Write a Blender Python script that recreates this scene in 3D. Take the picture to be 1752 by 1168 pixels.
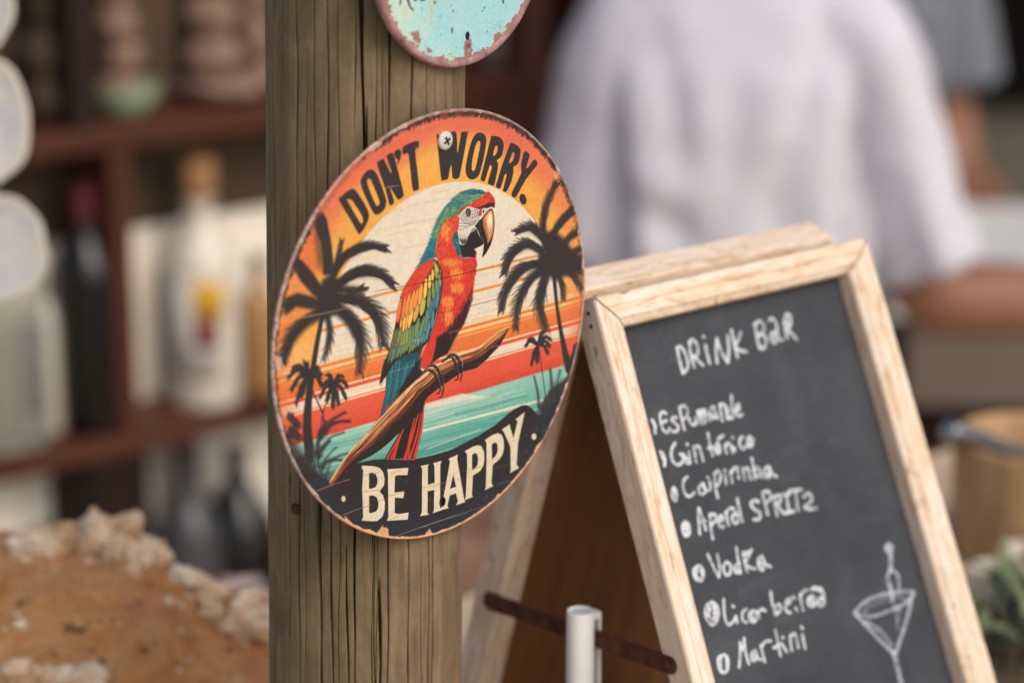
import bpy, bmesh, math, random
import numpy as np
from mathutils import Vector, Matrix

for _o in list(bpy.data.objects):
    bpy.data.objects.remove(_o)
SC = bpy.context.scene
COL = SC.collection
random.seed(7)
# ------------------------------------------------------------------ camera, light, exposure
PITCH = math.radians(15.5)
CAM_Z = 1.75
FPX = 1752 * 85 / 36
FW = np.array([0, math.cos(PITCH), -math.sin(PITCH)])
UP = np.array([0, math.sin(PITCH), math.cos(PITCH)])
RT = np.array([1.0, 0, 0])
CAM = np.array([0, 0, CAM_Z])


def ray(px, py):
    return FW + RT * ((px - 876) / FPX) - UP * ((py - 584) / FPX)


def at(px, py, y):
    """The point of the world seen at photo pixel (px, py) whose distance along +Y is y."""
    r = ray(px, py)
    return CAM + r * (y / r[1])
cam_data = bpy.data.cameras.new("camera")
cam_data.sensor_width = 36.0
cam_data.lens = 85.0
cam_data.clip_start = 0.05
cam_data.clip_end = 3000.0
cam = bpy.data.objects.new("camera", cam_data)
cam.location = (0, 0, CAM_Z)
cam.rotation_euler = (math.radians(90) - PITCH, 0, 0)
COL.objects.link(cam)
SC.camera = cam
cam_data.dof.use_dof = True
cam_data.dof.focus_distance = 1.112
cam_data.dof.aperture_fstop = 4.0
cam_data.dof.aperture_blades = 0

SUN_EL, SUN_AZ = math.radians(42), math.radians(45)      # azimuth measured from -Y (towards the camera) to +X
sun_dir = Vector((math.sin(SUN_AZ) * math.cos(SUN_EL), -math.cos(SUN_AZ) * math.cos(SUN_EL), math.sin(SUN_EL)))
world = bpy.data.worlds.new("World")
SC.world = world
world.use_nodes = True
_nt = world.node_tree
_bg = _nt.nodes["Background"]
_sky = _nt.nodes.new("ShaderNodeTexSky")
_sky.sky_type = 'NISHITA'
_sky.sun_disc = False
_sky.sun_elevation = SUN_EL
_sky.sun_rotation = math.radians(180) - SUN_AZ
_sky.dust_density = 4.0
_sky.air_density = 1.0
_sky.ozone_density = 1.0
_nt.links.new(_sky.outputs[0], _bg.inputs[0])
_bg.inputs[1].default_value = 0.15
sun_data = bpy.data.lights.new("sun", 'SUN')
sun_data.energy = 1.25
sun_data.angle = math.radians(40)
sun_data.color = (1.0, 0.96, 0.90)
sun = bpy.data.objects.new("sun", sun_data)
sun.location = sun_dir * 20
sun.rotation_euler = sun_dir.to_track_quat('Z', 'Y').to_euler()
COL.objects.link(sun)
SC.view_settings.view_transform = 'Standard'
SC.view_settings.look = 'None'
SC.view_settings.gamma = 1.0
SC.view_settings.use_curve_mapping = False
SC.view_settings.exposure = -0.08
# ------------------------------------------------------------------ a small painter for the flat prints
class Plane:
    """A flat face in the world: centre c, unit axes u (to the right) and v (up), normal n."""

    def __init__(self, c, u, v):
        self.c, self.u, self.v = np.array(c, float), np.array(u, float), np.array(v, float)
        self.n = np.cross(self.u, self.v)

    def uv(self, px, py):
        r = ray(px, py)
        t = ((self.c - CAM) @ self.n) / (r @ self.n)
        q = CAM + r * t - self.c
        return q @ self.u, q @ self.v


def smooth(pts, n=4, closed=False):
    """Catmull-Rom through the points."""
    p = [np.array(q, float) for q in pts]
    out = []
    m = len(p)
    rng_ = range(m if closed else m - 1)
    for i in rng_:
        a = p[(i - 1) % m] if closed else p[max(i - 1, 0)]
        b, c = p[i], p[(i + 1) % m]
        d = p[(i + 2) % m] if closed else p[min(i + 2, m - 1)]
        for k in range(n):
            t = k / n
            out.append(0.5 * ((2 * b) + (-a + c) * t + (2 * a - 5 * b + 4 * c - d) * t * t + (-a + 3 * b - 3 * c + d) * t ** 3))
    if not closed:
        out.append(p[-1])
    return out


class Canvas:
    """An RGB picture of a rectangle of a Plane, painted in photo pixels or in plane metres."""

    def __init__(self, plane, x0, x1, y0, y1, w, h, ref=(735.5, 555)):
        self.pl, self.b, self.w, self.h = plane, (x0, x1, y0, y1), w, h
        self.a = np.ones((h, w, 3), np.float32)
        self.k = (w - 1) / (x1 - x0)          # texels per metre across
        self.kv = (h - 1) / (y1 - y0)
        self.px = self.k * float(np.hypot(*(np.array(plane.uv(*ref)) - np.array(plane.uv(ref[0], ref[1] - 1)))))
        self.yy, self.xx = np.mgrid[0:h, 0:w].astype(np.float32)
        self.mask = None

    def t(self, pts):
        """photo pixels -> texels"""
        o = [self.pl.uv(p[0], p[1]) for p in pts]
        return np.array([((a - self.b[0]) * self.k, (b - self.b[2]) * self.kv) for a, b in o], np.float32)

    def box(self, T, pad):
        x0 = max(int(T[:, 0].min() - pad), 0); x1 = min(int(T[:, 0].max() + pad) + 2, self.w)
        y0 = max(int(T[:, 1].min() - pad), 0); y1 = min(int(T[:, 1].max() + pad) + 2, self.h)
        return x0, x1, y0, y1

    def put(self, bx, al, col, alpha=1.0):
        x0, x1, y0, y1 = bx
        al = (al * alpha).astype(np.float32)
        if self.mask is not None:
            al = al * self.mask[y0:y1, x0:x1]
        col = np.asarray(col, np.float32)
        s = self.a[y0:y1, x0:x1]
        s += (col - s) * al[..., None]

    def sd(self, T, bx, holes=()):
        """signed distance in texels, positive inside"""
        x0, x1, y0, y1 = bx
        X, Y = self.xx[y0:y1, x0:x1], self.yy[y0:y1, x0:x1]
        ins = np.zeros(X.shape, bool)
        d2 = np.full(X.shape, 1e9, np.float32)
        for ring in (T,) + tuple(holes):
            n = len(ring)
            for i in range(n):
                ax, ay = ring[i]; bx_, by_ = ring[(i + 1) % n]
                ex, ey = bx_ - ax, by_ - ay
                L = ex * ex + ey * ey
                if L < 1e-9:
                    continue
                t = np.clip(((X - ax) * ex + (Y - ay) * ey) / L, 0, 1)
                d2 = np.minimum(d2, (X - ax - t * ex) ** 2 + (Y - ay - t * ey) ** 2)
                if abs(ey) > 1e-9:
                    c = ((ay > Y) != (by_ > Y)) & (X < ex * (Y - ay) / ey + ax)
                    ins ^= c
        d = np.sqrt(d2)
        return np.where(ins, d, -d)

    def poly(self, pts, col, soft=0.0, alpha=1.0, holes=(), sm=0, rough=0.0):
        """filled polygon; soft = width in photo px of the edge's fade"""
        if sm:
            pts = smooth(pts, sm, True); holes = [smooth(h, sm, True) for h in holes]
        T = self.t(pts)
        s = max(soft * self.px, 0.6)
        bx = self.box(T, s + 2)
        if bx[1] <= bx[0] or bx[3] <= bx[2]:
            return
        d = self.sd(T, bx, [self.t(h) for h in holes])
        if rough:
            d = d + rough * self.px * NOISE[bx[2]:bx[3], bx[0]:bx[1]]
        al = np.clip(0.5 + d / (2 * s), 0, 1)
        if soft:
            al = al * al * (3 - 2 * al)
        self.put(bx, al, col, alpha)

    def line(self, pts, w0, w1, col, soft=0.0, alpha=1.0, sm=0, wm=None):
        """tapered stroke, widths in photo px (w0 at start, wm in the middle, w1 at the end)"""
        if sm:
            pts = smooth(pts, sm)
        T = self.t(pts)
        n = len(T) - 1
        s = max(soft * self.px, 0.6)
        W = [w0 + (w1 - w0) * i / n if wm is None else (w0 + (wm - w0) * 2 * i / n if i * 2 <= n else wm + (w1 - wm) * (2 * i / n - 1)) for i in range(n + 1)]
        W = np.array(W) * self.px / 2
        bx = self.box(T, s + W.max() + 2)
        if bx[1] <= bx[0] or bx[3] <= bx[2]:
            return
        x0, x1, y0, y1 = bx
        X, Y = self.xx[y0:y1, x0:x1], self.yy[y0:y1, x0:x1]
        d = np.full(X.shape, -1e9, np.float32)
        for i in range(n):
            ax, ay = T[i]; ex, ey = T[i + 1] - T[i]
            L = ex * ex + ey * ey
            if L < 1e-9:
                continue
            t = np.clip(((X - ax) * ex + (Y - ay) * ey) / L, 0, 1)
            d = np.maximum(d, W[i] + (W[i + 1] - W[i]) * t - np.sqrt((X - ax - t * ex) ** 2 + (Y - ay - t * ey) ** 2))
        self.put(bx, np.clip(0.5 + d / (2 * s), 0, 1), col, alpha)


def value_noise(h, w, cells, seed, stretch=1.0):
    """smooth noise in -1..1, about `cells` bumps across"""
    g = np.random.RandomState(seed)
    ny, nx = int(cells * h / w * stretch) + 3, cells + 3
    G = g.uniform(-1, 1, (ny, nx)).astype(np.float32)
    y = np.linspace(0, ny - 2.001, h); x = np.linspace(0, nx - 2.001, w)
    yi, xi = y.astype(int), x.astype(int)
    fy, fx = (y - yi)[:, None], (x - xi)[None, :]
    fy, fx = fy * fy * (3 - 2 * fy), fx * fx * (3 - 2 * fx)
    a = G[yi][:, xi]; b = G[yi][:, xi + 1]; c = G[yi + 1][:, xi]; d = G[yi + 1][:, xi + 1]
    return ((a * (1 - fx) + b * fx) * (1 - fy) + (c * (1 - fx) + d * fx) * fy).astype(np.float32)


def Z(x0, y0, s, flat):
    """points read off an enlarged crop: origin, enlargement, x y x y ..."""
    return [(x0 + flat[i] / s, y0 + flat[i + 1] / s) for i in range(0, len(flat), 2)]


def C8(r, g, b):
    return np.array([r, g, b], np.float32) / 255
# ------------------------------------------------------------------ the parrot sign's print
KS = 2 / 3
SIGN_C = CAM + KS * np.array([-0.049535, 1.598177, -0.433104])
YAW, TILT = 0.8082587, -0.0142014
SIGN_N = np.array([math.sin(YAW) * math.cos(TILT), -math.cos(YAW) * math.cos(TILT), math.sin(TILT)])
SIGN_U = np.array([math.cos(YAW), math.sin(YAW), 0.0])
SIGN_V = np.cross(SIGN_N, SIGN_U)
SIGN_PLANE = Plane(SIGN_C, SIGN_U, SIGN_V)
RIM_PX = [(488.5, 470), (514, 406), (553, 347), (578, 311), (630, 255), (668, 224), (707, 203), (720, 198), (771, 187.5), (818, 187.5),
          (864, 201), (910, 232), (951, 283), (977, 329), (996, 396), (1001, 452), (999, 504), (995, 563), (977, 635), (934, 747),
          (887, 816), (820, 878), (764.5, 909), (720, 920), (694, 922.6), (649, 918), (602, 900), (549, 858), (504.5, 800),
          (482, 747), (469, 680), (467, 594), (476, 525)]


def fit_rim(plane, pts, order=3):
    ab = np.array([plane.uv(*p) for p in pts])
    th, r = np.arctan2(ab[:, 1], ab[:, 0]), np.hypot(ab[:, 0], ab[:, 1])
    f = lambda t: np.stack([np.ones_like(t)] + [g(k * t) for k in range(1, order + 1) for g in (np.cos, np.sin)], -1)
    co = np.linalg.lstsq(f(th), r, rcond=None)[0]
    return lambda t: f(np.asarray(t, float)) @ co


sign_rim = fit_rim(SIGN_PLANE, RIM_PX)
SX = 0.156 * KS
NT = 1100
NOISE = value_noise(NT, NT, 90, 5) * 0.6 + value_noise(NT, NT, 230, 6) * 0.4

INK = C8(52, 46, 47)
CREAM = C8(233, 221, 199)


def paint_sign():
    global NOISE
    cv = Canvas(SIGN_PLANE, -SX, SX, -SX, SX, NT, NT)
    g = np.random.RandomState(11)
    A = (cv.xx / cv.k - SX); B = (cv.yy / cv.kv - SX)
    th = np.arctan2(B, A)
    rim = sign_rim(th.ravel()).reshape(th.shape).astype(np.float32)
    rr = np.hypot(A, B) / rim
    slow = value_noise(NT, NT, 7, 1); mid = value_noise(NT, NT, 26, 2); fine = value_noise(NT, NT, 140, 3)
    grain = value_noise(NT, NT, 10, 4, 18.0)               # streaks that run with the printed boards

    def mix(col, al):
        al = np.clip(al, 0, 1)[..., None]
        cv.a += (np.asarray(col, np.float32) - cv.a) * al

    def vv(px, py):
        return SIGN_PLANE.uv(px, py)[1]

    # sky: golden inside, coral towards the rim
    mix(C8(243, 176, 82), np.ones_like(rr))
    mix(C8(238, 156, 72), np.clip(slow * 0.35 + 0.15, 0, 0.5))
    up = np.clip((B / rim - 0.1) / 0.7, 0, 1)
    co = np.clip((rr - 0.80 + 0.04 * slow) / 0.13, 0, 1)
    mix(C8(229, 112, 84), co * co * (3 - 2 * co) * (0.12 + 0.88 * up))
    # sun disc
    sun = [SIGN_PLANE.uv(*p) for p in ((750, 314), (676, 359), (614, 418), (720, 325), (797, 310), (848, 324), (900, 360), (925, 393))]
    M = np.array([(2 * a, 2 * b, 1) for a, b in sun]); q = np.array([a * a + b * b for a, b in sun])
    sc = np.linalg.lstsq(M, q, rcond=None)[0]
    sr = math.sqrt(sc[2] + sc[0] ** 2 + sc[1] ** 2)
    ds = (sr - np.hypot(A - sc[0], B - sc[1])) * cv.k
    disc = np.clip(0.5 + ds / 1.4, 0, 1)
    mix(CREAM, disc)
    mix(C8(236, 214, 176), disc * np.clip(grain * 0.4 + slow * 0.15, 0, 0.4))
    mix(C8(226, 176, 112), disc * np.clip(grain * 2.4 - 1.5 + slow * .5, 0, 0.35))
    mix(C8(240, 231, 212), disc * np.clip(-grain * 0.8 + slow * .3, 0, 0.6))
    cv.mask = disc
    for k in range(14):                                    # short grain marks on the boards
        x, y = g.uniform(600, 900), g.uniform(340, 560); L = g.uniform(10, 60)
        cv.line([(x, y), (x + L, y - L * .23)], .4, .3, C8(222, 160, 96), .8, g.uniform(.15, .6))
    for x, y, L in ((640, 395, 60), (690, 384, 55), (665, 402, 45), (640, 370, 50), (700, 352, 60), (630, 420, 40), (690, 425, 50), (740, 330, 30)):
        cv.line([(x, y), (x + L, y - L * .2)], 1.2, .6, C8(224, 158, 92), 1.6, .5, wm=2.6)
    cv.mask = None
    # lower half: bands across the whole sign
    x0 = 877.0
    low = vv(x0, 537)
    right_glow = np.clip((low - B) / (0.002 * KS), 0, 1)

    def band(y0, y1, col, soft=0.7, alpha=1.0):
        b0, b1 = vv(x0, y0), vv(x0, y1)
        d = np.minimum(b0 - B, B - b1) * cv.kv
        mix(col, np.clip(0.5 + d / (2 * soft * cv.px), 0, 1) * alpha)

    def bline(xa, ya, xb, yb, w, col, alpha=1.0, soft=.5):
        cv.line([(xa, ya), (xb, yb)], w, w, col, soft, alpha)

    side = np.clip(-ds / 14, 0, 1)
    ramp = np.clip((vv(877, 430) - B) / (vv(877, 430) - low), 0, 1) * np.clip(-ds / 60, 0, 1)
    mix(C8(247, 205, 140), ramp * 0.55 * (B > low))
    for y, w, al in ((448, 4.4, 1), (404, 5.0, .0), (482, 5.0, 1), (522, 1.0, .5), (497, 1., .35), (512, 1.0, .3)):
        a0 = vv(x0, y)
        d = (w * .5 - np.abs(B - a0) * cv.kv / cv.px)
        mix(C8(229, 150, 76), np.clip(.5 + d, 0, 1) * al * disc)
    band(530, 700, C8(238, 205, 160), 0.8)
    band(537, 542, C8(224, 128, 58), .7)
    band(542, 547, C8(244, 200, 134), .7)
    band(547, 577, C8(233, 133, 66), 1)
    t = np.clip((vv(x0, 547) - B) / (vv(x0, 547) - vv(x0, 577)), 0, 1)
    mix(C8(228, 104, 60), np.where((B < vv(x0, 547)) & (B > vv(x0, 577)), t * .6, 0))
    band(551, 553, C8(244, 180, 110), .8, .8)
    band(577, 580, C8(243, 214, 178), .6)
    band(580, 586, C8(226, 88, 58), .7)
    band(586, 601, C8(238, 218, 190), .7)
    band(600.5, 602, C8(188, 92, 62), .6, .9)
    band(602, 605, C8(243, 205, 160), .7)
    band(605, 651, C8(222, 80, 60), .8)
    t = np.clip((vv(x0, 605) - B) / (vv(x0, 605) - vv(x0, 651)), 0, 1)
    rb = (B < vv(x0, 605)) & (B > vv(x0, 651))
    mix(C8(232, 104, 72), np.where(rb, (1 - t) * .6 + slow * .15, 0))
    mix(C8(206, 62, 54), np.where(rb, np.clip(t - .55, 0, 1), 0))
    # teal sea
    band(651, 1000, C8(150, 200, 180), .8)
    tt = np.clip((vv(x0, 655) - B) / (vv(x0, 655) - vv(x0, 740)), 0, 1)
    sea = np.clip(.5 + (vv(x0, 651) - B) * cv.kv / (1.5 * cv.px), 0, 1)
    mix(C8(98, 174, 160), sea * np.clip(tt * 1.5, 0, 1))
    mix(C8(70, 146, 136), sea * np.clip((tt - .55) * 2, 0, .8))
    mix(C8(176, 216, 196), sea * np.clip(grain * .9 - .1, 0, .5))
    cv.poly([(722, 692), (725, 703), (800, 684), (838, 679), (812, 676), (790, 673)], C8(226, 220, 200), 2, .95)
    cv.poly([(722, 700), (722, 712), (760, 701), (812, 688), (840, 680), (800, 684)], C8(188, 214, 196), 2, .8)
    for xa, ya, xb, yb, w, al in ((722, 737, 930, 684, 4.6, .95), (722, 722, 900, 672, 1.6, .7), (722, 716, 860, 680, 1.0, .6), (700, 753, 900, 695, 1.6, .7),
                                  (730, 768, 824, 734, 1.5, .8), (560, 745, 640, 724, 1.6, .6), (520, 775, 620, 752, 2.2, .6), (722, 730, 860, 694, 1.0, .4)):
        bline(xa, ya, xb, yb, w, C8(228, 226, 200), al)
    for xa, ya, xb, yb, w, al in ((722, 745, 900, 699, 5, .5), (700, 765, 850, 724, 9, .45), (780, 708, 900, 678, 6, .5), (560, 765, 620, 750, 10, .4)):
        bline(xa, ya, xb, yb, w, C8(72, 150, 142), al, 2)
    # orange glow low at the sides
    mix(C8(226, 110, 62), np.clip((rr - .86) / .12, 0, 1) * (B < vv(900, 450)) * (B > vv(x0, 651)) * .6)

    # ---- palms
    def frond(pts, w, hair=10.0, n=26, side=0, soft=2.2, tip=.3, col=INK, haze=0.0):
        sp = smooth(pts, 6)
        m = len(sp) - 1
        if haze:
            dn = [q + np.array((0, haze * .5)) for q in sp]
            cv.line(dn, w * .6, w * .3, col, haze * 1.1, .32, wm=w * 1.0)
        cv.line(sp, w * .8, 0.6, col, soft, .97, wm=w * .95)
        for i in range(int(n * 2.2)):
            u = (i + g.uniform(0, 1)) / (n * 2.2)
            k = min(int(u * m), m - 1)
            b = sp[k] + (sp[k + 1] - sp[k]) * (u * m - k)
            d = sp[min(k + 1, m)] - sp[max(k - 1, 0)]; d /= np.hypot(*d) + 1e-6
            nn = np.array((-d[1], d[0]))
            for s in ((1, -1) if side == 0 else (side, side, -side)):
                L = (hair * 1.25 + w * .75) * (.6 + .4 * math.sin(math.pi * min(u * 1.05, 1))) * g.uniform(.7, 1.15) * (1 if s == side or side == 0 else .7)
                o = g.uniform(.3, .55)
                e = b + d * L * .9 + nn * s * L * o
                cv.line([b, (b + e) / 2 + nn * s * L * .10, e], 2.4, .25, col, .5 + soft * .22, .8)

    Z3 = lambda *f: Z(450, 440, 3.8933, f)
    Z1 = lambda *f: Z(450, 170, 3.8933, f)
    Z2 = lambda *f: Z(720, 170, 3.8933, f)
    Z4 = lambda *f: Z(720, 440, 3.8933, f)
    Z5 = lambda *f: Z(460, 680, 4.493, f)
    glow = C8(214, 104, 44)
    cv.poly(Z1(250, 1000, 330, 850, 390, 800, 400, 1168, 300, 1168), glow, 9, .5)
    cv.poly(Z3(130, 250, 380, 200, 330, 420, 140, 640), glow, 14, .35)
    # big palm at the left
    cv.poly(Z3(385, 360, 345, 560, 320, 700, 292, 850, 272, 1000, 262, 1168, 318, 1168, 326, 960, 336, 850, 356, 700, 378, 560, 415, 360), INK, .9)
    cv.poly(Z5(262, 120, 260, 250, 275, 480, 320, 520, 345, 480, 330, 250, 322, 120), INK, .9)
    cv.poly(Z1(350, 800, 400, 750, 425, 800, 455, 950, 470, 1100, 468, 1168, 398, 1168, 400, 1100, 385, 950, 345, 860), INK, 2.0, .97)
    cv.poly(Z1(340, 840, 370, 820, 400, 1000, 420, 1168, 360, 1100), INK, 8, .55)
    cv.poly(Z3(195, 60, 225, 0, 260, 20, 330, 100, 400, 205, 395, 300, 330, 250, 250, 160), INK, 3, .97)
    cv.poly(Z3(395, 150, 470, 100, 520, 180, 530, 280, 480, 380, 400, 420, 350, 330, 370, 240), INK, 6)
    cv.poly(Z3(130, 330, 150, 270, 230, 238, 330, 262, 400, 300, 400, 360, 300, 345, 220, 330, 150, 390), INK, 4, .96)
    frond(Z3(420, 360, 300, 420, 200, 520, 150, 640, 140, 700), 21, 9, 16, 1, 5, col=INK, haze=6)
    frond(Z1(480, 1150, 520, 1070, 600, 1010, 700, 970, 820, 985), 17, 10, 34, 1, 2.0, haze=5)
    frond(Z1(470, 1160, 500, 1060, 522, 940), 9, 5, 12, 0, 3.5)
    frond(Z3(490, 190, 580, 120, 680, 90, 780, 110, 868, 175), 20, 11, 40, 1, 2.0, haze=5)
    frond(Z3(490, 270, 600, 285, 700, 330, 770, 430, 802, 590), 17, 15, 44, 0, 1.5, haze=3)
    frond(Z3(480, 330, 560, 390, 630, 490, 652, 610, 640, 770), 25, 9, 18, 0, 5, haze=6)
    frond(Z3(430, 400, 445, 500, 430, 600, 405, 680), 13, 5, 8, 0, 4.5)
    frond(Z3(470, 200, 600, 220, 660, 200), 12, 8, 10, 1, 6)
    # palm at the right
    cv.poly(Z4(868, 60, 893, 300, 910, 430, 930, 560, 948, 680, 965, 760, 990, 790, 1035, 720, 1002, 690, 975, 610, 945, 480, 918, 330, 896, 60), INK, 1.2)
    cv.poly(Z2(800, 1000, 830, 880, 900, 880, 960, 930, 1010, 1000, 1070, 1040, 1080, 1168, 760, 1168, 780, 1080), INK, 7)
    frond(Z2(840, 960, 815, 860, 830, 730, 880, 600, 905, 560), 13, 6, 20, 0, 4.5, haze=5)
    frond(Z2(860, 930, 920, 830, 1000, 740, 1040, 700), 15, 7, 16, 1, 5, haze=5)
    frond(Z2(930, 990, 990, 920, 1050, 880, 1075, 870), 13, 5, 12, 0, 5, haze=4)
    frond(Z2(960, 1050, 1030, 1010, 1080, 990), 11, 4, 8, 0, 5)
    frond(Z2(850, 980, 790, 900, 730, 860, 640, 885), 14, 7, 26, 1, 3, haze=4)
    frond(Z2(830, 1030, 730, 970, 660, 990, 595, 1060, 560, 1160), 15, 8, 34, 1, 2.8, haze=4)
    frond(Z4(830, 40, 720, 60, 640, 120, 570, 230, 540, 355), 17, 8, 34, 1, 2.8, haze=4)
    frond(Z4(850, 70, 750, 130, 680, 230, 640, 350, 632, 480), 18, 7, 24, 0, 3.5, haze=4)
    frond(Z4(840, 100, 810, 200, 790, 320, 830, 480), 22, 8, 20, 0, 4, haze=6)
    frond(Z4(900, 90, 940, 180, 950, 280), 10, 5, 10, 0, 4)
    frond(Z4(930, 60, 1010, 110, 1070, 210), 13, 6, 10, 0, 5)
    cv.poly(Z4(790, 0, 1075, 0, 1078, 60, 1000, 110, 900, 150, 820, 120), INK, 9)
    # small palms and ferns
    def small_palm(c, tips, w, trunk, tw):
        cv.line(trunk, tw, tw * 1.2, INK, .5, 1, sm=4)
        for tp in tips:
            c0, t0 = np.array(c), np.array(tp)
            md = (c0 + t0) / 2 + np.array((0, -abs(t0[0] - c0[0]) * .28 - 1.5))
            frond([c0, md, t0], w, w * .95, 13, 1 if t0[0] > c0[0] else -1, .6)
            frond([c0, md, t0], w * .5, w * .5, 7, 0, .6)
    small_palm(Z3(300, 790)[0], Z3(165, 800, 185, 885, 215, 980, 290, 705, 385, 785, 395, 855, 200, 735, 250, 930, 355, 735), 6.5, Z3(300, 790, 330, 890, 380, 1000, 400, 1060, 410, 1168), 2.6)
    small_palm(Z3(470, 850)[0], Z3(375, 935, 410, 850, 435, 785, 520, 790, 562, 855, 555, 940, 505, 980, 460, 1000, 420, 960), 5.5, Z3(470, 855, 440, 930, 400, 1030, 380, 1168), 2.2)
    small_palm(Z4(778, 585)[0], Z4(695, 590, 735, 715, 780, 700, 850, 640, 865, 545, 815, 495, 720, 555, 860, 590), 5.0, Z4(785, 590, 805, 720, 822, 860, 838, 985), 2.0)

    def fern(base, tip, bend, n, L, w=1.4):
        b0, t0 = np.array(base, float), np.array(tip, float)
        md = (b0 + t0) / 2 + np.array(bend)
        sp = smooth([b0, md, t0], 8)
        cv.line(sp, 1.8, .6, INK, .5)
        m = len(sp) - 1
        for i in range(n):
            u = i / n * .95 + .05; k = min(int(u * m), m - 1)
            p = sp[k] + (sp[k + 1] - sp[k]) * (u * m - k)
            d = sp[k + 1] - sp[k]; d /= np.hypot(*d) + 1e-6
            nn = np.array((-d[1], d[0])); l = L * (1 - .6 * u)
            for s in (1, -1):
                e = p + d * l * .7 + nn * s * l * .7
                cv.line([p, (p + e) / 2 + d * 1.2, e], w, .3, INK, .5)
    fern(Z5(380, 480)[0], Z5(470, 330)[0], (-4, -2), 16, 11, 1.8)
    fern(Z5(400, 560)[0], Z5(560, 480)[0], (-6, -8), 16, 10, 1.8)
    fern(Z5(360, 460)[0], Z5(440, 180)[0], (-3, -4), 20, 11, 1.8)
    fern(Z5(390, 340)[0], Z5(590, 110)[0], (-6, -8), 22, 12, 1.8)
    fern(Z5(400, 300)[0], Z5(625, 180)[0], (-4, -10), 22, 12, 1.8)
    fern(Z5(380, 420)[0], Z5(580, 265)[0], (-2, -8), 14, 9)
    fern(Z5(390, 560)[0], Z5(390, 250)[0], (-4, 0), 22, 10)
    fern(Z5(400, 600)[0], Z5(520, 380)[0], (-6, -4), 14, 9)
    fern(Z5(430, 640)[0], Z5(615, 425)[0], (-8, -12), 18, 8)
    fern(Z5(350, 560)[0], Z5(330, 300)[0], (2, 0), 14, 7)
    fern(Z4(790, 1020)[0], Z4(755, 790)[0], (2, 0), 24, 7, 1.6)
    fern(Z4(870, 960)[0], Z4(862, 745)[0], (2, 0), 22, 9, 1.8)
    fern(Z4(900, 960)[0], Z4(930, 750)[0], (-2, 0), 16, 11, 1.6)
    fern(Z4(930, 940)[0], Z4(985, 780)[0], (-2, 0), 12, 9, 1.6)
    cv.poly(Z4(1005, 640, 1020, 580, 1045, 560, 1060, 600, 1050, 690, 1010, 760, 990, 700), INK, 2, rough=1.5)
    cv.poly(Z4(850, 900, 900, 850, 980, 800, 1000, 760, 980, 900, 900, 1020, 810, 1050, 790, 1000), INK, 4, .9, rough=2)
    for x, y in ((505, 720), (500, 735), (507, 740), (498, 712), (510, 728), (497, 745), (512, 748)):
        cv.poly([(x - 6, y - 8), (x + 4, y - 5), (x + 7, y + 4), (x - 2, y + 9), (x - 9, y + 2)], INK, 2.5, .85, rough=2)

    # dark foot of the picture
    NAVY = C8(44, 47, 56)
    cv.poly(Z5(180, 430, 250, 440, 300, 480, 380, 560, 440, 640, 480, 660, 480, 800, 300, 700), NAVY, 8, .98)
    cv.poly(Z5(100, 250, 190, 320, 260, 420, 330, 520, 300, 640, 200, 560), INK, 10, .8)
    ban = [(510, 800), (540, 812), (566, 824), (585, 806), (606, 793), (640, 786), (656, 785), (704, 786.5), (740, 779), (770, 770), (788.5, 761), (819, 745),
           (850, 725), (864, 712), (878, 701), (892, 693.5), (901, 692.5), (910, 698), (921, 710), (935, 706), (950, 690), (975, 640), (1010, 640), (985, 760), (900, 905), (720, 960), (560, 930), (480, 820)]
    cv.poly(ban, C8(45, 39, 41), .7)
    mix(NAVY, np.clip((rr - .84 + .05 * mid) / .1, 0, 1) * (B < vv(940, 690)) * .8)
    mix(C8(70, 66, 72), np.clip((rr - .86) / .1, 0, 1) * np.clip(fine * 2 - .6, 0, .6) * (B < vv(960, 640)) * (A > .03 * KS))

    # ---- branch (under the bird's feet), tail first
    ZT = lambda *f: Z(630, 560, 6.489, f)
    ZB = lambda *f: Z(640, 430, 6.489, f)
    ZH = lambda *f: Z(730, 310, 8.985, f)
    ZP = lambda *f: Z(640, 310, 4.867, f)
    Z8 = lambda *f: Z(720, 540, 7.3, f)
    DARK = C8(40, 32, 34)
    RED = C8(216, 58, 48); ORANGE = C8(244, 138, 62); YEL = C8(247, 192, 84); TEAL = C8(42, 112, 122); DTEAL = C8(32, 78, 94); GREEN = C8(112, 138, 74)

    def tuft(region, n, dirf, L, w, cols, alpha=.85, soft=.35, bx=None):
        """many short hair strokes inside a polygon"""
        R = np.array(region, float)
        x0_, y0_ = R.min(0); x1_, y1_ = R.max(0)
        k = 0; tries = 0
        while k < n and tries < n * 12:
            tries += 1
            x, y = g.uniform(x0_, x1_), g.uniform(y0_, y1_)
            ins = False
            for i in range(len(R)):
                (ax, ay), (cx, cy) = R[i], R[i - 1]
                if (ay > y) != (cy > y) and x < (cx - ax) * (y - ay) / (cy - ay) + ax:
                    ins = not ins
            if not ins:
                continue
            k += 1
            a = dirf(x, y) + g.uniform(-.25, .25)
            l = L * g.uniform(.6, 1.3)
            c = cols(x, y) if callable(cols) else cols[g.randint(len(cols))]
            e = (x + math.cos(a) * l, y + math.sin(a) * l)
            cv.line([(x, y), ((x + e[0]) / 2 + g.uniform(-.5, .5), (y + e[1]) / 2), e], w, .3, c, soft, alpha * g.uniform(.6, 1))

    # red tail below the branch
    tail = Z5(1200, 40, 1185, 140, 1165, 260, 1135, 380, 1110, 472, 890, 470, 940, 380, 1000, 280, 1050, 180, 1090, 100)
    cv.poly(tail, DARK, .6)
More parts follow.
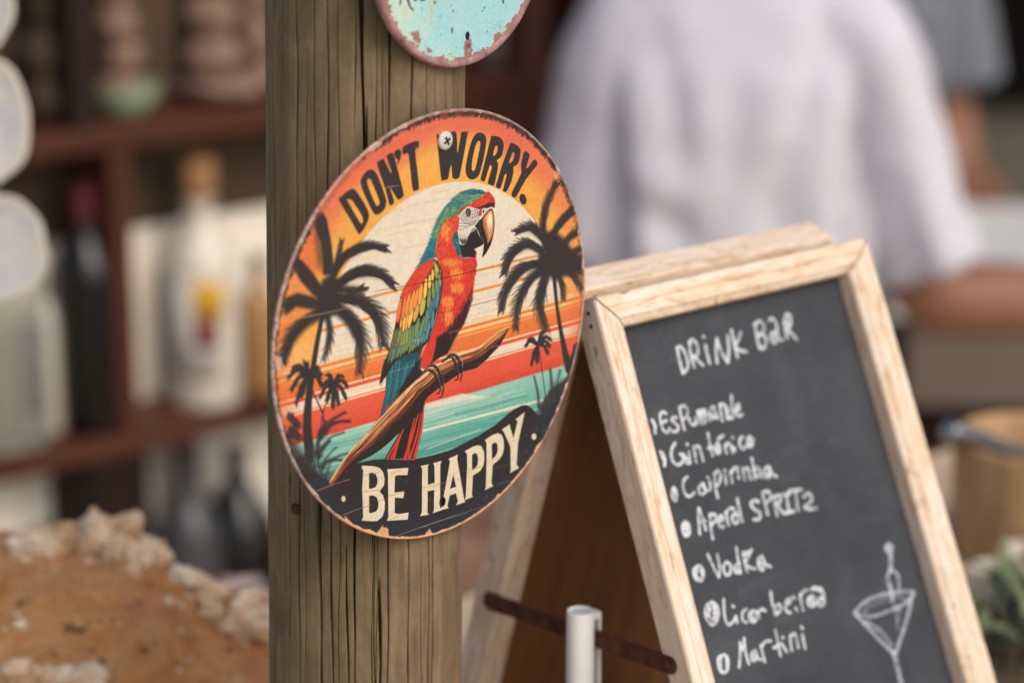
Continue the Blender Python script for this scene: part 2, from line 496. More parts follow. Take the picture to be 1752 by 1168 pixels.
    for f in ((1190, 60, 1170, 250, 1118, 466, 5.5), (1150, 120, 1100, 300, 1045, 466, 6), (1120, 160, 1080, 330, 1075, 466, 5), (1040, 230, 990, 350, 960, 466, 5), (1010, 290, 960, 380, 910, 466, 4), (1170, 120, 1140, 280, 1085, 466, 4), (1000, 330, 970, 400, 938, 466, 3)):
        p = Z5(*f[:6])
        cv.line(p, 2.0, f[6] * 1.3, C8(206, 58, 48), .8, .95, sm=4, wm=f[6] * 1.15)
        cv.line(p, .6, 1.2, C8(232, 104, 74), .6, .6, sm=4)
    for f in ((1120, 130, 1060, 300, 1000, 470), (1150, 150, 1110, 320, 1060, 470), (1060, 210, 1010, 340, 975, 470), (1180, 100, 1150, 280, 1100, 470)):
        cv.line(Z5(*f), 1.4, 1.2, DARK, .5, .8, sm=4)
    # branch body
    up_edge = Z5(463, 657, 480, 620, 540, 525, 600, 440, 680, 345, 760, 260, 830, 180) + ZT(240, 880, 330, 790, 420, 690, 520, 600, 640, 520) + Z8(130, 640, 250, 590, 430, 480, 520, 455, 650, 410, 760, 360, 850, 290, 950, 210, 1030, 170, 1110, 135)
    lo_edge = Z8(1080, 200, 1000, 350, 940, 420, 880, 480, 830, 540, 780, 580, 700, 650, 620, 672, 540, 692, 460, 735, 300, 850, 220, 905, 150, 960, 60, 1040) + Z5(1150, 110, 1080, 190, 1010, 265, 950, 320, 900, 365, 830, 420, 780, 450, 700, 490, 640, 520, 590, 580, 545, 640, 500, 690)
    cv.poly(up_edge + lo_edge, C8(62, 36, 30), .6)
    U = smooth(up_edge, 3); Lw = smooth(lo_edge[::-1], 3)
    def cross(s, q):
        """point at fraction s along the branch (0 root, 1 tip), q across (0 upper, 1 lower)"""
        a = U[min(int(s * (len(U) - 1)), len(U) - 1)]; b = Lw[min(int(s * (len(Lw) - 1)), len(Lw) - 1)]
        return a + (b - a) * q
    for i in range(300):
        s = g.uniform(0, .93); L = g.uniform(.06, .22); q = g.uniform(.02, .62) ** 1.1
        if q < .12: c = C8(248, 196, 136)
        elif q < .42: c = (C8(232, 150, 90), C8(216, 124, 72), C8(244, 180, 118), C8(178, 98, 60))[g.randint(4)]
        else: c = (C8(150, 74, 46), C8(116, 56, 40), C8(90, 46, 36), C8(180, 96, 60))[g.randint(4)]
        pts = [cross(min(s + L * k / 4, 1), q) for k in range(5)]
        cv.line(pts, .5, .3, c, .5, .9, wm=g.uniform(1.2, 2.6))
    for i in range(90):
        s = g.uniform(0, .95); L = g.uniform(.04, .16); q = g.uniform(.08, .75)
        cv.line([cross(min(s + L * k / 4, 1), q) for k in range(5)], .3, .2, C8(66, 34, 28), .4, .8, wm=g.uniform(.7, 1.5))
    cv.line([cross(s / 40, .03) for s in range(0, 38)], 1.2, .8, C8(247, 204, 150), .5, .9)
    cv.poly([cross(s / 24, .66 + .05 * math.sin(s * 2.1)) for s in range(25)] + [cross(s / 24, 1.0) for s in range(24, -1, -1)], DARK, 1.5, .9)
    cv.line(Z8(640, 625, 700, 605, 770, 575), .8, .5, C8(150, 120, 110), .5, .6)
    cv.line(Z8(880, 395, 930, 375, 970, 372), 1.0, .8, C8(200, 190, 190), .5, .8)

    # ---- tail feathers, teal
    tl = ZT(230, 400, 200, 560, 185, 750, 150, 900, 130, 1000, 175, 960, 230, 880, 330, 770, 420, 680, 520, 590, 600, 520, 560, 380, 640, 100, 420, 300)
    cv.poly(tl, DTEAL, .6)
    for k in range(15):
        xa = 250 + k * 26; xb = 165 + k * 27; yb = 960 - k * 34
        p = ZT(xa + g.uniform(-6, 6), 380 + g.uniform(-20, 20), (xa + xb) / 2 + 8, (380 + yb) / 2, xb, yb)
        cv.line(p, 3.2, 1.2, [TEAL, C8(58, 134, 142), C8(36, 92, 108)][k % 3], .5, .95, sm=4, wm=4.0)
        cv.line([(x + 2.0, y) for x, y in p], .9, .9, C8(24, 40, 50), .4, .9, sm=4)
        cv.line(p, .5, .4, C8(100, 172, 172), .4, .5, sm=4)
    cv.poly(ZT(340, 700, 520, 400, 620, 300, 560, 460, 640, 500, 520, 590, 420, 685, 330, 780), DARK, 2.5, .9)
    for k in range(3):
        cv.line(ZT(225 - k * 22, 420 - k * 30, 180 - k * 18, 530, 150 - k * 10, 640 + k * 10), 2.6, .6, [TEAL, C8(104, 150, 104), C8(60, 110, 100)][k], .5, .95, sm=4)
    cv.poly(ZT(205, 880, 225, 860, 235, 885, 205, 930, 180, 950), RED, .8, .85)

    # ---- body
    body = ZP(620, 290, 690, 285, 712, 300, 705, 380, 690, 430, 660, 480, 665, 545, 700, 610, 760, 640, 810, 635, 845, 570, 856, 600, 850, 640, 860, 690, 850, 735, 852, 790) + \
        ZB(1122, 250, 1108, 400, 1090, 520, 1050, 660, 1000, 800, 940, 890, 900, 960, 870, 1020, 840, 1080) + ZT(880, 290, 800, 330, 700, 400, 640, 480, 585, 440, 590, 380, 600, 320, 640, 200) + \
        ZB(600, 1000, 650, 880, 690, 760, 720, 600, 745, 420, 750, 260, 720, 120, 690, 30) + ZP(515, 560, 530, 480, 545, 390, 580, 330)
    cv.poly(body, RED, .9, rough=.5)
    cv.poly(ZB(1085, 420, 1095, 520, 1050, 660, 1000, 800, 940, 890, 880, 1000, 840, 1090, 700, 1168, 690, 960, 800, 880, 880, 780, 960, 660, 1040, 520), DARK, 4.5, .97)
    cv.poly(ZT(740, 250, 760, 150, 960, 40, 940, 120, 880, 290, 800, 330, 700, 400, 650, 480, 690, 400, 720, 330), DARK, 3, .95)
    cv.poly(ZT(590, 340, 610, 300, 660, 180, 745, 110, 750, 180, 710, 330, 690, 400, 650, 440, 600, 430), C8(214, 62, 50), 3, .95)
    down = lambda x, y: 1.75
    def bodycol(x, y):
        q = g.uniform()
        blob = max(0, 1 - math.hypot((x - 781) / 16, (y - 467) / 15)) + max(0, 1 - math.hypot((x - 782) / 15, (y - 492) / 12)) + max(0, 1 - math.hypot((x - 766) / 14, (y - 516) / 12)) + .8 * max(0, 1 - math.hypot((x - 772) / 22, (y - 447) / 10)) + .5 * max(0, 1 - math.hypot((x - 765) / 12, (y - 545) / 22)) + .7 * max(0, 1 - math.hypot((x - 765) / 12, (y - 395) / 22))
        if q < blob * 1.5: return (YEL, ORANGE, C8(240, 112, 60), C8(248, 170, 74))[g.randint(4)]
        if q > .90: return C8(150, 34, 36)
        return (RED, C8(232, 88, 62), C8(205, 48, 44), C8(226, 70, 52))[g.randint(4)]
    tuft(ZP(640, 300, 700, 300, 690, 440, 665, 545, 720, 630, 810, 635, 850, 600, 850, 760) + ZB(1100, 260, 1080, 420, 1030, 560, 940, 680, 860, 800, 780, 900, 690, 900, 720, 620, 750, 420, 755, 260, 720, 120, 690, 30) + ZP(515, 560, 530, 480, 560, 390), 1500, down, 6.5, 1.5, bodycol, .85)
    for x, y, rx, ry in ((781, 467, 11, 9), (783, 491, 11, 8), (767, 515, 10, 9), (775, 449, 16, 6), (762, 395, 7, 14), (768, 540, 7, 14)):
        cv.poly([(x + rx * math.cos(t), y + ry * math.sin(t)) for t in np.linspace(0, 6.28, 13)[:-1]], C8(243, 140, 66), 5, .75)
        tuft([(x - rx, y - ry), (x + rx, y - ry), (x + rx, y + ry), (x - rx, y + ry)], 38, down, 7, 1.3, (YEL, C8(248, 176, 78), ORANGE, C8(236, 100, 58)), .85)
    tuft(ZB(800, 880, 1060, 420, 1080, 540, 960, 820, 820, 1000), 130, down, 7, 1.1, (DARK, C8(110, 30, 34), C8(150, 40, 40)), .8)
    tuft(ZT(600, 420, 660, 200, 740, 130, 720, 330), 60, lambda x, y: 1.9, 9, 1.2, (C8(232, 84, 62), C8(190, 44, 42), RED), .7)
    tuft(ZB(1080, 100, 1135, 60, 1120, 300, 1095, 500, 1040, 640, 1055, 420), 60, lambda x, y: 1.3, 6, 1.4, (RED, C8(226, 80, 64), C8(150, 36, 40)), .9)
    cv.line(ZB(1120, 240, 1104, 420, 1090, 520), .8, .6, C8(240, 170, 80), .6, .9, sm=4)

    # ---- wing
    wing = ZB(665, 82, 620, 92, 545, 120, 460, 205, 400, 290, 340, 390, 300, 480, 268, 600, 245, 760, 215, 900, 180, 1050, 150, 1140) + ZT(160, 430, 120, 630, 150, 610, 210, 520, 300, 380, 420, 300, 560, 270) + \
        ZB(600, 1000, 640, 880, 680, 740, 715, 580, 742, 420, 752, 290, 735, 200, 710, 110)
    cv.poly(wing, C8(46, 40, 38), .7)
    cv.poly(ZB(665, 85, 620, 95, 545, 122, 460, 208, 400, 292, 340, 392, 300, 480, 290, 560, 420, 480, 560, 330, 640, 200, 690, 110), C8(216, 62, 48), 2.5, .95)
    tuft(ZB(650, 95, 545, 130, 460, 215, 400, 300, 340, 400, 310, 500, 420, 440, 540, 300, 640, 160), 160, lambda x, y: 2.05, 7, 1.2, (C8(232, 92, 60), C8(200, 46, 42), C8(222, 70, 50), C8(240, 130, 70)), .8)

    def feather(a, b, w, c0, c1, edge=True):
        """a leaf-shaped feather with a dark outline and a pale shaft"""
        a, b = np.array(a), np.array(b)
        d = b - a; L = np.hypot(*d); d /= L; nn = np.array((-d[1], d[0]))
        pr = ((0, .45), (.35, .85), (.6, .95), (.8, .72), (.93, .36), (1, 0))
        out = [a + d * L * t + nn * w * s / 2 for t, s in pr] + [a + d * L * t - nn * w * s / 2 for t, s in pr[::-1]]
        cv.poly([p + (p - (a + b) / 2) * .10 + 0 for p in out], DARK, .8, .85)
        cv.poly(out, c0, .45)
        for k in range(5):
            o = g.uniform(-.4, .4) * w
            cv.line([a + d * L * .15 + nn * o * .6, a + d * L * .75 + nn * o, b - d * L * .08 + nn * o * .2], .7, .3, c1, .4, .65)
        cv.line([a, b], .5, .3, c1, .4, .7)

    RO = C8(236, 110, 60); GY = C8(196, 178, 84); OL = C8(122, 138, 76); SG = C8(92, 134, 96); BT = C8(64, 132, 150); SB = C8(60, 112, 140)
    # lowest row: long green-teal primaries
    rows = []
    for k in range(13):
        t = k / 12
        ax, ay = 245 + t * 390, 890 - t * 90 + 20 * math.sin(k)
        bx_, by_ = 150 + t * 400, 1190 + (1 - t) * 60 - t * 150 + g.uniform(-25, 25)
        c = [C8(84, 100, 66), SG, OL, C8(80, 128, 112), BT][min(4, int(t * 4.2 + g.uniform(0, .8)))]
        rows.append((ax, ay, bx_, by_, 36, c))
    for ax, ay, bx_, by_, w, c in rows:
        feather(ZB(ax, ay)[0], ZB(bx_, by_)[0], w / 6.489, c, c * .75 + C8(230, 230, 190) * .25)
    for k in range(11):
        t = k / 10
        ax, ay = 250 + t * 260, 860 - t * 60; bx_, by_ = 195 + t * 330, 1060 - t * 20 + 22 * math.sin(k * 2.3)
        c = (C8(92, 100, 58), OL, C8(136, 146, 84), SG, C8(98, 146, 128), BT)[min(5, int(t * 5.5))]
        feather(ZB(ax, ay)[0], ZB(bx_, by_)[0], 5.6, c, c * .7 + C8(226, 226, 170) * .3)
    # blue feathers along the inner edge
    for f in ((690, 420, 640, 760, 44, SB), (720, 330, 690, 640, 40, BT), (650, 520, 600, 800, 46, SB), (600, 620, 560, 900, 46, SG), (660, 640, 640, 860, 36, BT), (620, 760, 575, 1000, 40, BT), (560, 720, 500, 960, 44, SG), (500, 740, 450, 960, 44, OL)):
        feather(ZB(f[0], f[1])[0], ZB(f[2], f[3])[0], f[4] / 6.489, f[5], f[5] * .7 + C8(210, 230, 220) * .3)
    # olive middle row
    for f in ((560, 480, 520, 720, 60, GY), (620, 400, 600, 640, 46, OL), (500, 560, 440, 790, 54, C8(214, 166, 78)), (655, 330, 660, 540, 38, GREEN), (690, 300, 700, 470, 34, GREEN), (720, 250, 735, 400, 28, OL)):
        feather(ZB(f[0], f[1])[0], ZB(f[2], f[3])[0], f[4] / 6.489, f[5], f[5] * .6 + C8(236, 226, 150) * .4)
    # orange and yellow coverts
    for f in ((300, 520, 255, 800, 44, RO), (330, 620, 290, 860, 40, ORANGE), (360, 640, 320, 900, 38, YEL), (400, 600, 345, 880, 44, C8(240, 160, 70)), (440, 560, 380, 860, 46, YEL), (350, 480, 310, 760, 46, RO), (400, 450, 350, 720, 46, ORANGE),
              (450, 430, 390, 700, 48, C8(242, 150, 66)), (490, 400, 440, 650, 50, ORANGE), (530, 350, 500, 600, 48, C8(240, 164, 72)), (580, 300, 560, 530, 46, YEL), (620, 260, 615, 420, 40, YEL), (650, 200, 650, 330, 36, C8(232, 186, 84)), (680, 170, 700, 300, 34, C8(206, 184, 90)), (660, 110, 720, 240, 30, C8(224, 190, 96))):
        feather(ZB(f[0], f[1])[0], ZB(f[2], f[3])[0], f[4] / 6.489, f[5], f[5] * .6 + C8(252, 226, 150) * .4)
    cv.poly(ZB(655, 90, 560, 125, 460, 215, 380, 330, 320, 450, 300, 560, 400, 470, 520, 380, 600, 250), C8(218, 68, 50), 4, .75)
    tuft(ZB(600, 110, 460, 215, 340, 400, 310, 560, 440, 460, 560, 330, 630, 180), 120, lambda x, y: 2.0, 8, 1.1, (C8(238, 112, 66), C8(204, 50, 44), C8(224, 76, 52)), .8)
    tuft(ZB(640, 100, 700, 100, 745, 220, 750, 380, 700, 330, 650, 220), 90, lambda x, y: 1.25, 6, 1.2, (YEL, C8(170, 170, 86), GREEN, C8(64, 80, 50)), .85)
    cv.line(ZB(700, 100, 740, 190, 757, 300, 750, 430, 722, 580, 690, 740, 645, 890, 598, 1020), 1.5, 1.2, DARK, .9, .9, sm=4, wm=3)
    # teal nape
    nape = ZP(348, 722, 400, 640, 440, 560, 470, 490, 500, 400, 530, 310, 590, 218, 660, 146, 740, 90, 830, 66, 905, 72, 940, 96, 890, 150, 800, 190, 720, 240, 690, 290, 620, 300, 570, 360, 540, 440, 518, 520, 515, 580, 525, 630, 440, 655)
    cv.poly(nape, C8(44, 118, 130), .8, rough=.8)
    def napecol(x, y):
        X, Y = (x - 640) * 4.867, (y - 310) * 4.867
        s = (X - 470) + (Y - 520) * .95 + 215              # towards the face
        if 105 < Y < 470 and s > 20 and g.uniform() < min(.9, (s - 20) / 90): return (C8(140, 166, 82), C8(196, 196, 112), C8(86, 146, 92), C8(64, 120, 84))[g.randint(4)]
        return (C8(38, 108, 126), C8(64, 146, 152), C8(28, 76, 96), C8(52, 126, 138), C8(32, 92, 108))[g.randint(5)]
    tuft(nape, 620, lambda x, y: 2.45 if y > 345 else 2.9, 7.0, 1.4, napecol, .9)
    edge = smooth(ZP(400, 640, 440, 560, 470, 490, 500, 400, 530, 310, 590, 218, 660, 146, 740, 90, 830, 66), 6)
    for i, p in enumerate(edge):
        a = 2.2 if i < len(edge) * .7 else 2.9
        cv.line([p + np.array((2, 0)), p + 5 * np.array((math.cos(a + .35), math.sin(a + .35)))], 1.6, .3, [C8(38, 100, 116), C8(50, 120, 130)][i % 2], .4)
    neck = ZH(350, 530, 440, 515, 490, 530, 495, 650, 480, 740, 400, 820, 390, 900, 420, 1000, 460, 1120, 500, 1168, 130, 1168, 140, 1000, 180, 860, 200, 720, 270, 620)
    tuft(neck, 230, lambda x, y: 2.0, 6, 1.4, lambda x, y: (ORANGE, YEL, C8(240, 120, 60), C8(228, 78, 52), RED)[min(4, int(g.uniform(0, 3) + max(0, (y - 375) / 30) + (1 if x > 770 else 0)))], .85)
    # teal bib at the throat
    bib = ZH(480, 770, 420, 800, 395, 880, 405, 960, 440, 1040, 470, 1120, 560, 1168, 620, 1168, 560, 1050, 500, 950)
    cv.poly(bib, C8(34, 90, 104), .7)
    tuft(bib, 70, lambda x, y: 1.15, 6, 1.2, (C8(58, 142, 150), C8(28, 70, 84), C8(90, 166, 164)), .9)
    # crown, red
    crown = ZH(925, 165, 960, 160, 1000, 200, 1040, 260, 1055, 330, 1045, 410, 1000, 395, 930, 410, 850, 425, 760, 430, 690, 400, 640, 390, 560, 440, 480, 530, 490, 470, 560, 400, 680, 345, 780, 290, 870, 220)
    cv.poly(crown, C8(212, 56, 44), .8, rough=.5)
    cv.poly(ZH(480, 530, 560, 440, 620, 390, 600, 380, 540, 410, 490, 470), C8(140, 42, 50), 1, .9)
    tuft(crown, 130, lambda x, y: 2.7, 5, 1.3, (C8(230, 84, 54), C8(190, 44, 42), C8(218, 62, 46), C8(240, 140, 66)), .85)
    cv.poly(ZH(760, 430, 850, 425, 930, 410, 1000, 395, 1045, 395, 1040, 330, 960, 330, 860, 380, 780, 410), DARK, 2.2, .85)
    cv.line(ZH(870, 140, 900, 165, 920, 195), .8, .6, C8(210, 224, 220), .4, .8)
    # face, white with dark lines
    face = ZH(630, 390, 680, 390, 740, 415, 800, 430, 850, 450, 850, 500, 830, 560, 790, 640, 740, 690, 690, 740, 640, 850, 610, 930, 590, 965, 540, 960, 500, 890, 478, 790, 495, 720, 500, 620, 500, 540, 560, 450, 600, 410)
    FACE = C8(226, 216, 204)
    cv.poly(face, FACE, .5)
    cv.poly(ZH(820, 430, 860, 440, 850, 520, 800, 540, 800, 480), C8(176, 52, 60), 1.4, .9)
    LN = C8(56, 46, 48)
    for k, (rx, ry) in enumerate(((36, 62), (62, 88), (88, 115), (118, 142), (146, 170))):
        c = ZH(640 + k * 6, 480 + k * 4)[0]
        a0, a1 = ((0, 6.28) if k == 0 else (.25 - .05 * k, 3.3))
        pts = [(c[0] + rx / 8.985 * math.cos(t) + .7 * math.sin(t * 9 + k * 2), c[1] + ry / 8.985 * math.sin(t) + .6 * math.sin(t * 7 + k)) for t in np.linspace(a0, a1, 22)]
        cv.mask = None
        cv.line(pts, .9, .7, LN, .35, .95)
    cv.poly(ZH(600, 440, 625, 415, 660, 420, 682, 450, 680, 510, 655, 550, 625, 545, 600, 500), LN, .5)
    cv.poly(ZH(618, 455, 640, 432, 665, 455, 662, 505, 640, 530, 620, 505), C8(150, 132, 124), .4, .9)
    cv.poly(ZH(632, 460, 650, 450, 662, 470, 655, 505, 636, 500), C8(30, 24, 26), .4)
    cv.line(ZH(645, 462, 640, 475), .7, .5, C8(220, 210, 200), .3)
    for f in ((500, 640, 560, 650, 620, 655, 690, 640, 760, 600), (500, 700, 560, 690, 640, 690, 700, 670, 760, 640), (495, 740, 540, 740, 590, 715, 640, 700), (500, 560, 530, 590, 560, 610), (690, 470, 740, 440, 790, 450), (700, 510, 760, 480, 810, 480), (700, 560, 770, 530, 820, 510), (740, 420, 750, 470, 770, 500), (790, 440, 780, 480, 800, 520)):
        cv.line(ZH(*f), .8, .5, LN, .35, .9, sm=4)
    for k in range(26):
        x = 500 + k * 7; y = 800 + 60 * (k % 5) / 4
        cv.line(ZH(x, y, x + 20, y + 60 + 20 * (k % 3)), .25, .7, C8(120, 108, 98), .35, .6)
    cv.poly(ZH(500, 880, 560, 900, 600, 880, 620, 930, 590, 975, 540, 970), LN, 2.2, .8)
    # lower bill and chin, black
    cv.poly(ZH(700, 740, 740, 720, 775, 745, 800, 820, 850, 900, 880, 950, 850, 985, 760, 1030, 730, 1045, 755, 1080, 740, 1168, 560, 1168, 530, 1060, 510, 970, 560, 985, 600, 965, 630, 870), C8(44, 36, 37), .6)
    cv.poly(ZH(660, 800, 700, 750, 740, 735, 750, 760, 700, 780), C8(196, 186, 160), 1.0, .8)
    cv.poly(ZH(740, 690, 780, 640, 840, 560, 900, 500, 960, 440, 1000, 420, 1030, 480, 1042, 600, 1040, 720, 1020, 860, 985, 980, 930, 1080, 880, 1150, 850, 1168, 870, 1080, 880, 960, 830, 880, 800, 780, 770, 730), C8(42, 34, 35), .5)
    bill = ZH(860, 590, 900, 520, 960, 450, 1000, 440, 1025, 500, 1035, 600, 1033, 720, 1010, 840, 965, 930, 935, 960, 930, 880, 900, 780, 870, 690)
    cv.poly(bill, C8(196, 122, 70), .8)
    cv.poly(ZH(900, 560, 960, 470, 1000, 460, 1015, 560, 1018, 680, 1000, 800, 960, 900, 950, 840, 920, 720), C8(240, 190, 128), 1.5, .9)
    cv.poly(ZH(930, 600, 965, 510, 995, 500, 1005, 600, 995, 700, 965, 760, 940, 700), C8(250, 238, 214), 1.6, .95)
    for k in range(14):
        x = 870 + k * 8
        cv.line(ZH(x, 620 + 12 * k % 60, x + 25, 760, x + 50, 900), .4, .3, C8(140, 76, 44), .35, .6)
    cv.line(ZH(830, 580, 880, 510, 930, 440, 970, 408, 1005, 400, 1025, 420), 2.2, 1.6, FACE, .4, 1, sm=4)
    cv.line(ZH(845, 590, 890, 520, 940, 455, 985, 425, 1012, 440, 1030, 500, 1042, 620, 1038, 740, 1010, 880), .8, .7, LN, .35, .95, sm=4)
    cv.poly(ZH(850, 470, 860, 425, 890, 405, 915, 430, 900, 490, 870, 520, 845, 520), FACE, .4)
    cv.poly(ZH(860, 470, 872, 440, 890, 445, 885, 480, 868, 492), LN, .4)
    cv.line(ZH(720, 735, 760, 735, 790, 770, 815, 840, 850, 890, 880, 940), .8, .6, C8(190, 184, 180), .35, .85, sm=4)
    cv.line(ZH(800, 650, 825, 760, 870, 860), .6, .4, C8(120, 112, 112), .35, .7, sm=4)
    # feet
    for toe in ((100, 625, 180, 630, 250, 740, 285, 860, 262, 1000, 225, 1015), (50, 690, 120, 680, 200, 760, 240, 880, 235, 960, 190, 970), (330, 520, 400, 480, 470, 540, 515, 680, 505, 770, 490, 825), (270, 570, 380, 510, 430, 590, 465, 720, 460, 790, 415, 810)):
        p = Z8(*toe)
        cv.line(p, 4.6, 1.2, C8(38, 32, 34), .5, 1, sm=5, wm=5.4)
        sp = smooth([(x + .9, y - 1.3) for x, y in p[:5]], 7)
        for i, q in enumerate(sp[:-3]):
            if i % 2 == 0 or g.uniform() < .5:
                cv.line([q + g.uniform(-.4, .4, 2), q + g.uniform(-.4, .4, 2) + np.array((.5, .2))], 1.2, 1.0, C8(206, 196, 192), .3, .9)
    cv.line(Z8(380, 470, 440, 450, 490, 500, 522, 570, 520, 640), 1.3, .8, C8(206, 200, 196), .4, .9, sm=4)

    # ---- lettering
    D1 = lambda *f: Z(570, 210, 5.84, f)
    D2 = lambda *f: Z(740, 200, 5.84, f)
    BC = lambda *f: Z(590, 750, 6.489, f)
    BD = lambda *f: Z(750, 690, 6.489, f)
    B6 = lambda *f: Z(720, 680, 4.493, f)
    K = C8(56, 48, 48)
    for out, holes in (
        (D1(55, 775, 75, 740, 130, 690, 180, 660, 215, 665, 250, 710, 310, 800, 345, 870, 358, 920, 350, 970, 320, 1040, 285, 1090, 262, 1112, 246, 1100, 150, 930), [D1(138, 770, 150, 762, 185, 770, 215, 815, 270, 900, 295, 950, 296, 985, 283, 1010, 262, 985, 200, 880)]),
        (D1(272, 600, 285, 545, 320, 495, 360, 468, 405, 475, 440, 520, 475, 600, 510, 700, 530, 770, 525, 830, 500, 880, 460, 910, 425, 918, 395, 890, 350, 800, 300, 690), [D1(338, 580, 350, 560, 370, 560, 390, 600, 430, 700, 462, 780, 460, 815, 440, 830, 420, 805, 380, 715, 348, 630)]),
        (D1(437, 410, 450, 385, 490, 362, 512, 375, 572, 498, 580, 480, 535, 350, 540, 325, 575, 303, 600, 310, 640, 450, 680, 600, 705, 710, 700, 735, 665, 765, 640, 760, 615, 720, 575, 655, 570, 660, 608, 775, 600, 810, 575, 825, 560, 810, 520, 660, 470, 520), []),
        (D1(610, 310, 620, 280, 650, 265, 675, 275, 680, 310, 670, 360, 650, 410, 640, 408, 650, 370, 632, 360, 615, 335), []),
        (D1(690, 260, 700, 240, 760, 205, 830, 182, 852, 185, 858, 210, 850, 250, 820, 272, 835, 420, 858, 640, 850, 665, 815, 682, 795, 670, 780, 560, 752, 310, 715, 318, 695, 300), []),
        (D2(42, 190, 85, 610, 100, 632, 145, 625, 160, 600, 186, 468, 196, 585, 208, 616, 235, 620, 262, 608, 278, 560, 352, 165, 345, 150, 300, 148, 284, 175, 253, 350, 247, 330, 238, 155, 180, 152, 60, 180), []),
        (D2(330, 530, 345, 420, 375, 290, 410, 200, 450, 160, 490, 158, 525, 185, 538, 240, 520, 370, 490, 500, 465, 580, 430, 615, 385, 625, 345, 595), [D2(392, 520, 400, 420, 430, 290, 455, 240, 475, 245, 478, 280, 455, 400, 430, 510, 410, 540)]),
        (D2(582, 210, 595, 190, 650, 195, 690, 220, 712, 270, 705, 340, 685, 400, 640, 435, 655, 460, 650, 530, 620, 670, 600, 685, 560, 670, 555, 645, 590, 520, 590, 490, 570, 490, 530, 620, 515, 645, 490, 635, 483, 605, 530, 420), [D2(605, 385, 625, 300, 640, 285, 652, 300, 645, 350, 625, 385)]),
        (D2(770, 280, 785, 260, 840, 280, 875, 320, 880, 360, 865, 440, 840, 480, 805, 500, 810, 540, 790, 640, 745, 740, 720, 748, 705, 730, 740, 590, 735, 570, 720, 580, 685, 700, 660, 715, 635, 700, 640, 665, 700, 470, 745, 350), [D2(765, 455, 795, 370, 808, 350, 820, 365, 810, 420, 790, 452)]),
        (D2(910, 365, 935, 343, 970, 375, 968, 400, 938, 505, 955, 505, 1010, 430, 1030, 430, 1050, 460, 1040, 490, 930, 630, 870, 740, 830, 805, 805, 800, 790, 780, 800, 740, 880, 580, 888, 540, 885, 480), []),
        (D2(*[v for t in np.linspace(0, 6.28, 15)[:-1] for v in (905 + 35 * math.cos(t) + 8 * math.sin(t), 822 + 55 * math.sin(t))]), []),
    ):
        cv.poly(out, K, .5, holes=holes, sm=2)
    cv.line(D1(515, 655, 560, 640, 660, 628), 1.6, 1, C8(206, 160, 96), .6, .75)
    cv.line(D1(540, 640, 600, 632), .7, .5, C8(214, 176, 120), .4, .6)
    W_ = C8(228, 214, 184)
    for out, holes in (
        (BC(182, 308, 210, 300, 330, 308, 385, 325, 425, 375, 442, 450, 435, 520, 395, 575, 385, 590, 425, 630, 445, 710, 440, 800, 415, 870, 360, 915, 300, 918, 185, 910, 203, 870, 192, 560, 203, 360),
         [BC(268, 385, 310, 378, 345, 400, 362, 450, 360, 500, 340, 540, 300, 555, 268, 558), BC(270, 635, 320, 632, 355, 655, 372, 710, 370, 770, 345, 810, 300, 825, 268, 826)]),
        (BC(470, 340, 705, 325, 695, 405, 570, 408, 555, 430, 552, 600, 660, 585, 650, 662, 555, 655, 552, 825, 600, 838, 708, 820, 698, 900, 465, 913, 483, 870, 478, 400), []),
        (BC(838, 305, 935, 285, 922, 310, 922, 512, 998, 490, 993, 300, 978, 275, 1075, 245, 1060, 290, 1058, 775, 1075, 795, 972, 830, 988, 800, 993, 570, 920, 585, 918, 820, 935, 845, 832, 862, 855, 820, 858, 330), []),
        (B6(212, 470, 285, 437, 280, 470, 335, 790, 345, 800, 272, 828, 285, 795, 270, 735, 222, 752, 205, 830, 215, 850, 140, 868, 160, 840, 225, 490), [B6(250, 590, 270, 685, 225, 700)]),
        (BD(292, 530, 380, 480, 440, 462, 480, 475, 508, 540, 512, 620, 500, 690, 465, 750, 385, 800, 372, 1010, 385, 1035, 290, 1075, 305, 1040, 320, 700, 318, 560), [BD(375, 575, 400, 550, 430, 560, 442, 610, 435, 680, 410, 715, 375, 740)]),
        (BD(518, 405, 600, 350, 660, 328, 700, 345, 725, 400, 730, 480, 715, 560, 680, 620, 605, 680, 590, 880, 610, 915, 512, 965, 528, 930, 535, 640, 535, 440), [BD(595, 455, 620, 432, 648, 440, 662, 490, 655, 545, 630, 590, 595, 620)]),
        (BD(705, 290, 795, 230, 798, 265, 835, 385, 880, 195, 855, 180, 958, 95, 950, 140, 885, 440, 870, 680, 895, 715, 792, 775, 805, 740, 800, 480, 725, 310), []),
        (BD(*[v for t in np.linspace(0, 6.28, 13)[:-1] for v in (1062 + 26 * math.cos(t), 368 + 36 * math.sin(t))]), []),
        (Z5(*[v for t in np.linspace(0, 6.28, 13)[:-1] for v in (573 + 16 * math.cos(t), 778 + 23 * math.sin(t))]), []),
    ):
        cv.poly(out, W_, .45, holes=holes)
    for f in ((210, 410, 400, 370), (200, 590, 390, 570), (370, 690, 470, 660), (480, 640, 660, 590), (500, 385, 640, 345), (195, 770, 280, 740), (510, 890, 640, 850), (865, 545, 1080, 495)):
        cv.line(BC(*f), .6, .4, C8(150, 92, 60), .4, .8)
        cv.line([(x + g.uniform(-2, 2), y + 1.2) for x, y in BC(*f)], .8, .3, C8(214, 160, 110), .6, .5)
    for f in ((0, 890, 280, 830), (330, 770, 500, 680), (535, 650, 690, 600), (790, 430, 890, 390), (330, 740, 470, 700)):
        cv.line(BD(*f), .7, .4, C8(170, 118, 72), .45, .8)

